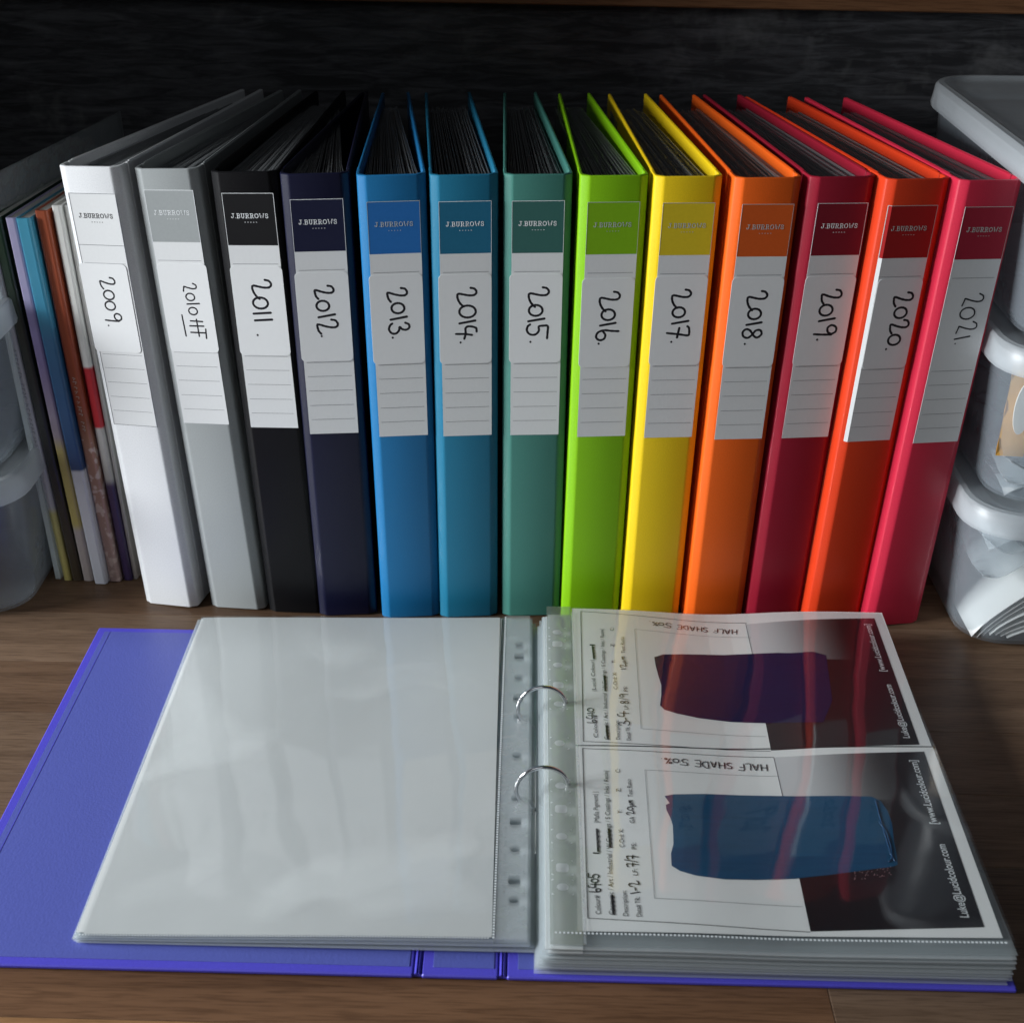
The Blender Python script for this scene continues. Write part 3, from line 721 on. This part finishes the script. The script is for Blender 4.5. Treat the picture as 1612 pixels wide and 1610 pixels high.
def black_ramp_material(xa, xb, ys):
    """printed tone strip: black field whose far strip is a white-to-black gradient"""
    m, nt, b = nodes('black_ground_print')
    tc = N(nt, 'ShaderNodeTexCoord'); sx = N(nt, 'ShaderNodeSeparateXYZ'); L(nt, tc.outputs['Object'], sx.inputs[0])
    mr = N(nt, 'ShaderNodeMapRange'); mr.inputs['From Min'].default_value = xa; mr.inputs['From Max'].default_value = xb
    mr.interpolation_type = 'SMOOTHSTEP'; L(nt, sx.outputs['X'], mr.inputs['Value'])
    gt = N(nt, 'ShaderNodeMath', operation='GREATER_THAN'); gt.inputs[1].default_value = ys; L(nt, sx.outputs['Y'], gt.inputs[0])
    a = N(nt, 'ShaderNodeMix', data_type='RGBA'); a.inputs['A'].default_value = (0.62, 0.63, 0.64, 1); a.inputs['B'].default_value = (0.008, 0.006, 0.009, 1)
    L(nt, mr.outputs[0], a.inputs['Factor'])
    c = N(nt, 'ShaderNodeMix', data_type='RGBA'); c.inputs['A'].default_value = (0.008, 0.006, 0.009, 1)
    L(nt, gt.outputs[0], c.inputs['Factor']); L(nt, a.outputs['Result'], c.inputs['B'])
    L(nt, c.outputs['Result'], b.inputs['Base Color']); b.inputs['Roughness'].default_value = 0.35
    return m
def swatch(px, off, mat, parent, org):
    c = [Vector(pt(*p)) for p in px]; n = len(c)
    ctr = sum(c, Vector((0, 0))) / n
    V = [(ctr.x, ctr.y, zR(ctr.x, ctr.y) + off + 0.00025)]; Fc = []
    K = 8
    for k in range(1, K + 1):
        for p in c:
            q = ctr + (p - ctr) * (k / K); V.append((q.x, q.y, zR(q.x, q.y) + off + (0.00025 if k < K else 0.0)))
    for i in range(n):
        j = (i + 1) % n; Fc.append((0, 1 + i, 1 + j))
        for k in range(K - 1): Fc.append((1 + k * n + i, 1 + (k + 1) * n + i, 1 + (k + 1) * n + j, 1 + k * n + j))
    Fc = [f[::-1] for f in Fc]
    return MB().add(V, Fc).build('paint_swatch', mat, parent, org=org)

def colour_card(label, q):
    ox, oy = pt(*q['origin']); org = (ox, oy, 0.0)
    root = empty('colour_card', label, 'card', org)
    base = poly_sheet(q['sheet'], 0.0001, 14, 0.00012).build('card_sheet', M['card_paper'], root, org=org)
    xa = pt(*q['ramp'][0])[0] - ox; xb = pt(*q['ramp'][1])[0] - ox; ys = pt(*q['split'])[1] - oy
    poly_sheet(q['black'], 0.00030, 14).build('black_ground', black_ramp_material(xa, xb, ys), root, org=org)
    f = q['frame']
    join(line_px(f, 0.00022, 0.00042)).build('printed_frame', M['print_black'], root, org=org)
    join(line_px(q['inner'], 0.00011, 0.00042), line_px(q['divide'], 0.00016, 0.00044)).build('inner_frame', M['print_grey'], root, org=org)
    join(*[text_px(s, a, b, h, 0.00045) for s, a, b, h in q['text']]).build('printed_text', M['print_black'], root, org=org)
    join(*[text_px(s, a, b, h, 0.00048, 0.012) for s, a, b, h in q['white']]).build('web_lettering', M['print_white'], root, org=org)
    join(*[pen_px(s, a, b, h, 0.00047, r, sd) for s, a, b, h, r, sd in q['pen']]).build('handwriting', M['ink'], root, org=org)
    for a, b in q['strike']:                                   # words crossed out with the pen
        A, Bv = Vector(pt(*a)), Vector(pt(*b)); d = Bv - A; nv = Vector((-d.y, d.x)).normalized(); st = []
        zz = [A + d * (k / 9) + nv * (0.0009 if k % 2 else -0.0003) for k in range(10)]
        st = [zz, [A + nv * 0.0001, Bv + nv * 0.0003], [A + nv * 0.0008, Bv + nv * 0.0009]]
        strokes_mesh(st, 0.00030, 0.00007).map(lambda x, y, z: (x, y, zR(x, y) + 0.00052 + z)).build('strike_out', M['ink'], root, org=org)
    sw = swatch(q['swatch'], 0.00046, q['swatch_mat'], root, org)
    return root, org, sw

def paint(name, col):
    """drawn-down paint: faint drag streaks along the stroke and a pebbly skin"""
    m, nt, b = nodes(name)
    tc = N(nt, 'ShaderNodeTexCoord'); mp = N(nt, 'ShaderNodeMapping'); mp.inputs['Scale'].default_value = (18, 420, 1); L(nt, tc.outputs['Object'], mp.inputs['Vector'])
    n1 = N(nt, 'ShaderNodeTexNoise', Scale=1.0, Detail=4.0); L(nt, mp.outputs[0], n1.inputs['Vector'])
    n2 = N(nt, 'ShaderNodeTexNoise', Scale=900.0, Detail=3.0); L(nt, tc.outputs['Object'], n2.inputs['Vector'])
    mx = N(nt, 'ShaderNodeMix', data_type='RGBA'); L(nt, n1.outputs['Fac'], mx.inputs['Factor'])
    mx.inputs['A'].default_value = (*[c * 0.72 for c in col], 1); mx.inputs['B'].default_value = (*[c * 1.28 for c in col], 1)
    L(nt, mx.outputs['Result'], b.inputs['Base Color'])
    bp = N(nt, 'ShaderNodeBump', Strength=0.35, Distance=0.0003); L(nt, n2.outputs['Fac'], bp.inputs['Height']); L(nt, bp.outputs[0], b.inputs['Normal'])
    b.inputs['Roughness'].default_value = 0.5; b.inputs['Specular IOR Level'].default_value = 0.25
    return m
c1 = dict(origin=(1150, 1075), sheet=[(905, 1174), (1466, 1176), (1388, 966), (900, 960)],
  black=[(1214, 1179), (1447, 1174), (1376, 975), (1175, 980)], ramp=((1180, 1000), (1335, 1000)), split=(1300, 1040),
  frame=[(1213, 1180), (918, 1169), (914, 965), (1175, 978)], inner=[(1206, 1157), (1009, 1148), (999, 991), (1182, 1001)], divide=[(1174, 979), (1185, 1029)],
  text=[('Colour#', (941, 1163), (939, 1128), .0026), ('|Lucid Colour|', (938, 1090), (935, 1042), .0026), ('|', (934, 1019), (934, 1017), .0026),
        ('Cosmetic / Art / Industrial / W.Coatings / S Coatings / Inks / Resin|', (958, 1166), (950, 993), .0026),
        ('Description:', (976, 1166), (974, 1136), .0026), ('C-Ord: X:', (972, 1087), (970, 1060), .0026), ('Y:', (968, 1046), (968, 1041), .0026), ('Z:', (967, 1020), (967, 1015), .0026), ('C:', (966, 995), (966, 990), .0026),
        ('Data# TR:', (993, 1167), (991, 1146), .0026), ('LF:', (989, 1118), (988, 1111), .0026), ('PS:', (988, 1090), (987, 1082), .0026), ('Test Ratio', (984, 1030), (982, 1004), .0026)],
  white=[('[www.Lucidcolour.com]', (1394, 1059), (1369, 985), .0042), ('Luke@Lucidcolour.com', (1432, 1164), (1402, 1080), .0042)],
  pen=[(['6', '4', '1', '0'], (939, 1141), (935, 1116), .0056, .00034, 1), (['3', '-', '4'], (992, 1144), (988, 1121), .0062, .00034, 2), (['8', '/', '9'], (989, 1110), (986, 1093), .0050, .0003, 3),
       (['1', '2', 'u', 'm'][0:1] + ['2b', 'u', 'm'], (985, 1056), (984, 1034), .0040, .0003, 4),
       (['H', 'A', 'L', 'F', ' ', 'S', 'H', 'A', 'D', 'E', ' ', '5', '0', '%', '.'], (1160, 988), (1020, 977), .0052, .00034, 5)],
  strike=[((936, 1040), (934, 1020)), ((958, 1166), (956, 1144)), ((954, 1090), (953, 1066))],
  swatch=[(1030, 1034), (1044, 1029), (1075, 1027), (1140, 1027), (1210, 1027), (1280, 1028), (1300, 1034), (1305, 1070), (1310, 1105), (1296, 1138), (1250, 1137), (1204, 1136), (1150, 1133), (1100, 1128), (1065, 1122), (1046, 1117), (1039, 1110), (1041, 1094), (1041, 1078), (1036, 1062), (1032, 1047)],
  swatch_mat=paint('violet_black_paint', (0.008, 0.009, 0.055)))
colour_card('printed colour card with dark violet paint swatch, farther of the two', c1)
c2 = dict(origin=(1200, 1325), sheet=[(909, 1466), (1578, 1478), (1468, 1178), (905, 1176)],
  black=[(1276, 1465), (1549, 1461), (1454, 1185), (1218, 1190)], ramp=((1235, 1215), (1405, 1215)), split=(1300, 1258),
  frame=[(1275, 1466), (925, 1446), (917, 1180), (1218, 1190)], inner=[(1263, 1426), (1030, 1415), (1015, 1213), (1227, 1220)], divide=[(1218, 1190), (1232, 1251)],
  text=[('Colour#', (946, 1440), (943, 1410), .0028), ('|Mafia Pigment| |', (943, 1296), (940, 1248), .0028), ('|', (941, 1345), (941, 1343), .0028),
        ('Cosmetic / Art / Industrial / W.Coatings / S Coatings / Inks / Resin|', (967, 1441), (957, 1215), .0028),
        ('Description:', (989, 1443), (986, 1403), .0028), ('C-Ord: X:', (983, 1335), (981, 1306), .0028), ('Y:', (979, 1282), (979, 1276), .0028), ('Z:', (977, 1248), (977, 1242), .0028), ('C:', (976, 1218), (976, 1212), .0028),
        ('Data# TR:', (1010, 1444), (1007, 1413), .0028), ('LF:', (1004, 1379), (1003, 1369), .0028), ('PS:', (1002, 1338), (1001, 1328), .0028), ('GA', (999, 1297), (998, 1287), .0028), ('Test Ratio', (996, 1256), (993, 1228), .0028)],
  white=[('[www.Lucidcolour.com]', (1476, 1299), (1442, 1199), .0046), ('Luke@Lucidcolour.com', (1525, 1446), (1487, 1331), .0046)],
  pen=[(['6', '4', '0', '5'], (945, 1406), (941, 1374), .0056, .00036, 11), (['1', '-', '2b'], (1008, 1408), (1004, 1386), .0058, .00036, 12), (['7', '/', '7'], (1003, 1366), (1001, 1346), .0056, .00036, 13),
       (['2b', '0', 'u', 'm'], (998, 1284), (996, 1260), .0044, .00032, 14),
       (['H', 'A', 'L', 'F', ' ', 'S', 'H', 'A', 'D', 'E', ' ', '5', '0', '%', '.'], (1207, 1202), (1038, 1193), .0056, .00036, 15)],
  strike=[((943, 1342), (941, 1306)), ((967, 1441), (965, 1410)), ((962, 1335), (960, 1306))],
  swatch=[(1046, 1254), (1060, 1251), (1110, 1249), (1170, 1250), (1250, 1252), (1320, 1253), (1372, 1255), (1386, 1262), (1397, 1278), (1404, 1298), (1407, 1325), (1412, 1350), (1413, 1362), (1404, 1365), (1370, 1369), (1310, 1376), (1250, 1382), (1190, 1384), (1140, 1384), (1095, 1379), (1070, 1372), (1057, 1364), (1056, 1345), (1060, 1330), (1059, 1300), (1055, 1288), (1049, 1276), (1048, 1268), (1054, 1265)],
  swatch_mat=paint('deep_blue_paint', (0.004, 0.072, 0.160)))
r2, org2, sw2 = colour_card('printed colour card with deep blue paint swatch, nearer of the two', c2)
# thick ridge of dried paint at the end of the blue swatch
rid = [[Vector(pt(*p)) for p in [(1378, 1262), (1384, 1285), (1390, 1305), (1396, 1325), (1402, 1345), (1408, 1356)]],
       [Vector(pt(*p)) for p in [(1384, 1295), (1394, 1310), (1401, 1330), (1404, 1350), (1399, 1358)]]]
strokes_mesh(rid, 0.0006, 0.0004, var=0.35).map(lambda x, y, z: (x, y, zR(x, y) + 0.0007 + z)).build('paint_ridge', plain('thick_blue_paint', (0.01, 0.05, 0.12), rough=0.3, bump=0.5, bscale=900), r2, org=org2)
dots = MB(); rd = random.Random(5)
for k in range(34):
    u = 1345 + rd.uniform(0, 58); v = 1372 + rd.uniform(0, 14) - (u - 1345) * 0.12
    x, y = pt(u, v); dots.add([(x + 0.0003 * math.cos(a), y + 0.0003 * math.sin(a), zR(x, y) + 0.00052) for a in (0.3, 1.4, 2.6, 3.8, 5.0)], [(0, 1, 2, 3, 4)])
dots.build('paint_flecks', plain('fleck_paint', (0.5, 0.3, 0.32), rough=0.4), r2, org=org2)

# ------------------------------------------------------------------ storage boxes with lids
def rr3(x0, x1, y0, y1, r, z): return [(x, y, z) for x, y in round_rect(x0, x1, y0, y1, r, 6)]
def loft(rings, cap0=False, cap1=False):
    mb = MB(); n = len(rings[0]); V = [p for r_ in rings for p in r_]; Fc = []
    for k in range(len(rings) - 1):
        for i in range(n):
            j = (i + 1) % n; Fc.append((k * n + i, k * n + j, (k + 1) * n + j, (k + 1) * n + i))
    if cap0: Fc.append(tuple(range(n))[::-1])
    if cap1: Fc.append(tuple((len(rings) - 1) * n + i for i in range(n)))
    return mb.add(V, Fc)
def storage_box(label, x0, x1, y0, y1, z, h=0.110):
    """lidded box: x0..x1, y0..y1 is the rim, the body narrows towards its foot"""
    root = empty('storage_box', label, 'box', ((x0 + x1) / 2, (y0 + y1) / 2, z), group='lidded plastic storage boxes')
    org = ((x0 + x1) / 2, (y0 + y1) / 2, z)
    def ring(ins, r, zz): return rr3(x0 + ins, x1 - ins, y0 + ins, y1 - ins, r, z + zz)
    hb = h - 0.014
    out = [ring(0.022, 0.022, 0.0006), ring(0.014, 0.030, 0.003), ring(0.0115, 0.032, 0.010), ring(0.005, 0.034, hb), ring(0.0035, 0.034, hb + 0.001)]
    inn = [ring(0.0065, 0.033, hb + 0.001), ring(0.0125, 0.031, 0.011), ring(0.015, 0.029, 0.005), ring(0.023, 0.021, 0.0022)]
    loft(out + inn, True, True).build('box_body', M['poly'], root, smooth=True, org=org)
    lid = [ring(0.0035, 0.034, hb - 0.004), ring(0.0, 0.037, hb - 0.004), ring(-0.0010, 0.038, hb - 0.001), ring(-0.0002, 0.037, hb + 0.003), ring(0.0008, 0.036, hb + 0.0115), ring(0.0022, 0.035, hb + 0.0132), ring(0.006, 0.032, hb + 0.0134),
           ring(0.0085, 0.030, hb + 0.0110), ring(0.014, 0.026, hb + 0.0102), ring(0.020, 0.022, hb + 0.0100)]
    low = [ring(0.020, 0.022, hb + 0.0086), ring(0.0075, 0.030, hb + 0.0090), ring(0.0030, 0.034, hb + 0.0080), ring(0.0035, 0.034, hb - 0.004)]
    mb = loft(lid, False, True); mb2 = loft(low, False, False); mb.add(mb2.v, mb2.f)
    mb.build('lid', M['poly_lid'], root, smooth=True, org=org)
    return root
XR0, XR1 = 0.308, 0.508
for k, wds in enumerate(('bottom translucent storage box of the right hand stack, holding folded white bags', 'middle translucent storage box of the right hand stack, with an orange and blue packet', 'empty topmost translucent storage box of the right hand stack')):
    storage_box(wds, XR0, XR1, -0.045, 0.252, 0.0005 + k * 0.1115, 0.1112)
XL1 = -0.3385
for k, wds in enumerate(('lower translucent storage box beside the books, cut by the left edge', 'upper translucent storage box beside the books, cut by the left edge')):
    storage_box(wds, XL1 - 0.2, XL1, -0.031, 0.262, 0.0005 + k * 0.1115, 0.1112)

# contents of the right-hand boxes
def bent_sheet(x0, x1, y0, y1, zf, name, mat, label, cat, group=None, n=16, th=0.0006):
    o = sheet(x0, x1, y0, y1, zf, th, n, n).build(name, mat, None, smooth=True, org=((x0 + x1) / 2, (y0 + y1) / 2, 0)); o.location = ((x0 + x1) / 2, (y0 + y1) / 2, 0)
    return tag(o, label, cat, group)
whitebag = plain('white_bag_plastic', (0.80, 0.81, 0.80), rough=0.35, spec=0.5, bump=0.35, bscale=60)
for k in range(7):
    x0, A = 0.3285 + 0.0042 * k, 0.052 - 0.0062 * k
    bent_sheet(x0, 0.478 - 0.002 * k, -0.0285 + 0.0006 * (k % 3), 0.20, (lambda a0, A_, k_: (lambda x, y: 0.0075 + A_ * math.sin(math.pi * min(1.0, max(0.0, (x - a0) / (0.150 - 0.004 * k_)))) ** 0.8 + 0.0012 * math.sin(70 * x + 25 * y + k_)))(x0, A, k),
               'folded_bag', whitebag, 'folded white plastic bag lying curved in the bottom right box', 'bag', 'folded white bags in the bottom box', 28)
for k in range(4):
    zz = 0.062 + k * 0.009
    bent_sheet(0.326, 0.485, -0.031, 0.18, (lambda z0, k_: (lambda x, y: z0 + 0.013 * math.sin((x - 0.34) * 21 + k_ * 1.3) + 0.004 * math.sin(x * 150 + y * 60 + k_ * 2)))(zz, k),
               'clear_bag', M['bag'], 'crumpled clear plastic bag stuffed above the white bags, bottom right box', 'bag', 'crumpled clear bags in the bottom box', 30)
for k in range(3):
    zz = 0.121 + k * 0.009
    bent_sheet(0.328, 0.485, -0.031, 0.18, (lambda z0, k_: (lambda x, y: z0 + 0.010 * math.sin((x - 0.336) * 18 + k_ * 1.9) + 0.005 * math.sin(x * 120 + y * 50 + k_ * 2)))(zz, k),
               'clear_bag', M['bag'], 'crumpled clear plastic bag on the floor of the middle right box', 'bag', 'crumpled clear bags in the middle box', 30)
def packet_material():
    m, nt, b = nodes('packet_print')
    tc = N(nt, 'ShaderNodeTexCoord'); sx = N(nt, 'ShaderNodeSeparateXYZ'); L(nt, tc.outputs['Object'], sx.inputs[0])
    cr_ = N(nt, 'ShaderNodeValToRGB'); cr_.color_ramp.interpolation = 'CONSTANT'; e = cr_.color_ramp.elements
    e[0].position = 0; e[0].color = (0.62, 0.33, 0.07, 1); e[1].position = 0.135; e[1].color = (0.12, 0.27, 0.55, 1)
    mr = N(nt, 'ShaderNodeMapRange'); mr.inputs['From Min'].default_value = -0.06; mr.inputs['From Max'].default_value = 0.06
    L(nt, sx.outputs['X'], mr.inputs['Value']); L(nt, mr.outputs[0], cr_.inputs['Fac']); L(nt, cr_.outputs[0], b.inputs['Base Color'])
    b.inputs['Roughness'].default_value = 0.25
    return m
pk = empty('snack_packet', 'orange and blue packet leaning inside the middle right box', 'packet', (0.3825, -0.020, 0.142), (R(-7), R(2), 0))
mb = MB(); n = 12
V = []; Fc = []
for s in (0, 1):
    for j in range(n + 1):
        for i in range(n + 1):
            x = -0.062 + 0.124 * i / n; z = 0.062 * j / n
            bulge = 0.008 * math.sin(math.pi * i / n) ** 0.6 * math.sin(math.pi * j / n) ** 0.6 + 0.0008 * math.sin(9 * i + 5 * j)
            V.append((x, (bulge if s else -bulge), z))
q = (n + 1) ** 2
for j in range(n):
    for i in range(n):
        a = j * (n + 1) + i; Fc += [(a, a + 1, a + n + 2, a + n + 1), (q + a, q + a + n + 1, q + a + n + 2, q + a + 1)]
mb.add(V, Fc); mb.build('wrapper', packet_material(), pk, smooth=True)
ov = [(-0.0530 + 0.0055 * math.cos(a), -0.0060, 0.034 + 0.017 * math.sin(a)) for a in [2 * math.pi * k / 28 for k in range(28)]]
MB().add([(p[0], -0.0072, p[2]) for p in ov] + ov, [tuple(range(28))] + [(i, i + 28, (i + 1) % 28 + 28, (i + 1) % 28) for i in range(28)]).build('oval_emblem', plain('cream_print', (0.78, 0.75, 0.68), rough=0.4), pk)

# ------------------------------------------------------------------ slim books and folder at the left end of the row
def ramp_material(name, stops, blotch=None):
    """printed spine: colour bands along the height of the book"""
    m, nt, b = nodes(name)
    tc = N(nt, 'ShaderNodeTexCoord'); sx = N(nt, 'ShaderNodeSeparateXYZ'); L(nt, tc.outputs['Object'], sx.inputs[0])
    mr = N(nt, 'ShaderNodeMapRange'); mr.inputs['From Min'].default_value = 0; mr.inputs['From Max'].default_value = 0.285
    L(nt, sx.outputs['Z'], mr.inputs['Value'])
    cr_ = N(nt, 'ShaderNodeValToRGB'); e = cr_.color_ramp.elements
    e[0].position = stops[0][0]; e[0].color = (*stops[0][1], 1); e[1].position = stops[-1][0]; e[1].color = (*stops[-1][1], 1)
    for p, c in stops[1:-1]:
        q = e.new(p); q.color = (*c, 1)
    L(nt, mr.outputs[0], cr_.inputs['Fac']); src = cr_.outputs[0]
    if blotch:
        col, lim = blotch
        vo = N(nt, 'ShaderNodeTexNoise', Scale=140.0, Detail=2.0); L(nt, tc.outputs['Object'], vo.inputs['Vector'])
        r_ = N(nt, 'ShaderNodeValToRGB'); r_.color_ramp.elements[0].position = 0.52; r_.color_ramp.elements[1].position = 0.58
        L(nt, vo.outputs['Fac'], r_.inputs['Fac'])
        lt = N(nt, 'ShaderNodeMath', operation='LESS_THAN'); lt.inputs[1].default_value = lim; L(nt, sx.outputs['Z'], lt.inputs[0])
        mu = N(nt, 'ShaderNodeMath', operation='MULTIPLY'); L(nt, r_.outputs[0], mu.inputs[0]); L(nt, lt.outputs[0], mu.inputs[1])
        mx = N(nt, 'ShaderNodeMix', data_type='RGBA'); L(nt, mu.outputs[0], mx.inputs['Factor']); L(nt, src, mx.inputs['A']); mx.inputs['B'].default_value = (*col, 1)
        src = mx.outputs['Result']
    L(nt, src, b.inputs['Base Color']); b.inputs['Roughness'].default_value = 0.38
    b.inputs['Coat Weight'].default_value = 0.3
    return m
def book(label, xb0, xb1, xt0, yf, h, stops, yaw=6, blotch=None, depth=0.205, scrib=None):
    wd = xb1 - xb0; lean = xt0 - xb0
    root = empty('paperback_book', label, 'book', (xb0, yf, 0.0004), (0, math.atan(lean / h), -R(yaw)), 'slim books at the left end of the row')
    m = ramp_material('print_' + str(int(h * 1e5)) + str(int(xb0 * -1e5)), stops, blotch)
    r_ = min(0.0018, wd * 0.3)
    prof = [(0, depth), (0, r_), (r_ * 0.3, r_ * 0.3), (r_, 0), (wd - r_, 0), (wd - r_ * 0.3, r_ * 0.3), (wd, r_), (wd, depth), (wd - 0.0005, depth), (wd - 0.0005, 0.002), (0.0005, 0.002), (0.0005, depth)]
    prof = [(a, b_) for a, b_ in prof][:]
    prof.reverse(); prof = prof[::-1]
    MB().prism(prof, 0, h, 0.0).build('cover', m, root)
    MB().box((0.0006, 0.0021, 0.001), (wd - 0.0006, depth - 0.002, h - 0.0012)).build('page_block', plain('page_edges', (0.6, 0.58, 0.53), rough=0.8, bump=0.4, bscale=900), root)
    if scrib:
        z0, z1, mt = scrib; rb = random.Random(int(z0 * 1e4)); st = []; z = z1
        while z > z0:
            hgt = rb.uniform(0.0022, 0.0036); xm = wd * 0.5
            st.append([(xm - hgt * 0.4, z), (xm + hgt * 0.4, z - rb.uniform(-0.0004, 0.0012)), (xm + rb.uniform(-1, 1) * hgt * 0.4, z - 0.0016)]); z -= rb.uniform(0.0026, 0.0040)
            if rb.random() < 0.15: z -= 0.003
        strokes_mesh(st, 0.00024, 0.00006, smooth=False).map(lambda x, y, z: (x, -0.00008 - z, y)).build('spine_title', mt, root)
    return root
K = 0.037
book('thin grey spined booklet with a yellow foot, nearest the left storage boxes', -0.3398, -0.3338, -0.350, K, 0.262, [(0, (.45, .38, .12)), (.2, (.40, .36, .14)), (.22, (.36, .35, .38)), (1, (.42, .42, .46))], scrib=(0.10, 0.185, M['print_grey']))
book('thin dark green and black booklet beside the grey spined one', -0.3330, -0.3252, -0.3450, K, 0.276, [(0, (.05, .035, .02)), (.35, (.012, .012, .014)), (.7, (.010, .014, .010)), (1, (.012, .05, .025))])
book('slim lavender book whose spine turns yellow near its foot', -0.3245, -0.3170, -0.3342, K, 0.276, [(0, (.38, .32, .30)), (.15, (.4, .34, .33)), (.17, (.45, .36, .12)), (.38, (.42, .33, .12)), (.42, (.30, .24, .28)), (.62, (.22, .17, .34)), (.74, (.26, .22, .42)), (.76, (.46, .42, .66)), (1, (.52, .48, .70))])
book('slim blue book with a white foot on its spine', -0.3150, -0.3052, -0.3258, K - .004, 0.277, [(0, (.55, .55, .60)), (.33, (.58, .57, .62)), (.335, (.02, .05, .14)), (.5, (.02, .08, .20)), (.68, (.03, .12, .24)), (.75, (.05, .28, .44)), (1, (.07, .36, .52))])
book('slim rust orange book with a floral pattern over its lower spine', -0.3048, -0.2960, -0.3140, K, 0.281, [(0, (.40, .28, .26)), (.4, (.34, .17, .12)), (.46, (.22, .06, .03)), (.5, (.26, .045, .02)), (1, (.34, .075, .03))], blotch=((.55, .42, .38), .118), scrib=(0.125, 0.165, M['print_dim']))
book('white book with a red band and purple foot, against the white binder', -0.2945, -0.2878, -0.3030, K + .002, 0.284, [(0, (.035, .02, .07)), (.28, (.05, .03, .09)), (.3, (.45, .43, .40)), (.44, (.52, .50, .48)), (.445, (.50, .02, .03)), (.60, (.50, .02, .035)), (.605, (.70, .70, .66)), (1, (.74, .74, .70))])
book('narrow cream booklet squeezed between the banded book and the white binder', -0.2872, -0.2842, -0.2950, K + .004, 0.2835, [(0, (.30, .26, .24)), (.3, (.5, .49, .46)), (1, (.72, .72, .68))])
fo = empty('plastic_folder', 'clear plastic folder standing up behind the slim books on the left', 'folder', (-0.345, 0.036, 0.0005), (0, R(-1.0), -R(9)))
sheet_v = MB()
for x in (0, 0.0035):
    sheet_v.box((x, 0, 0.002), (x + 0.0003, 0.22, 0.296 + x))
sheet_v.box((0, -0.0003, 0.002), (0.0038, 0, 0.296))
sheet_v.build('folder_film', M['strip_film'], fo)
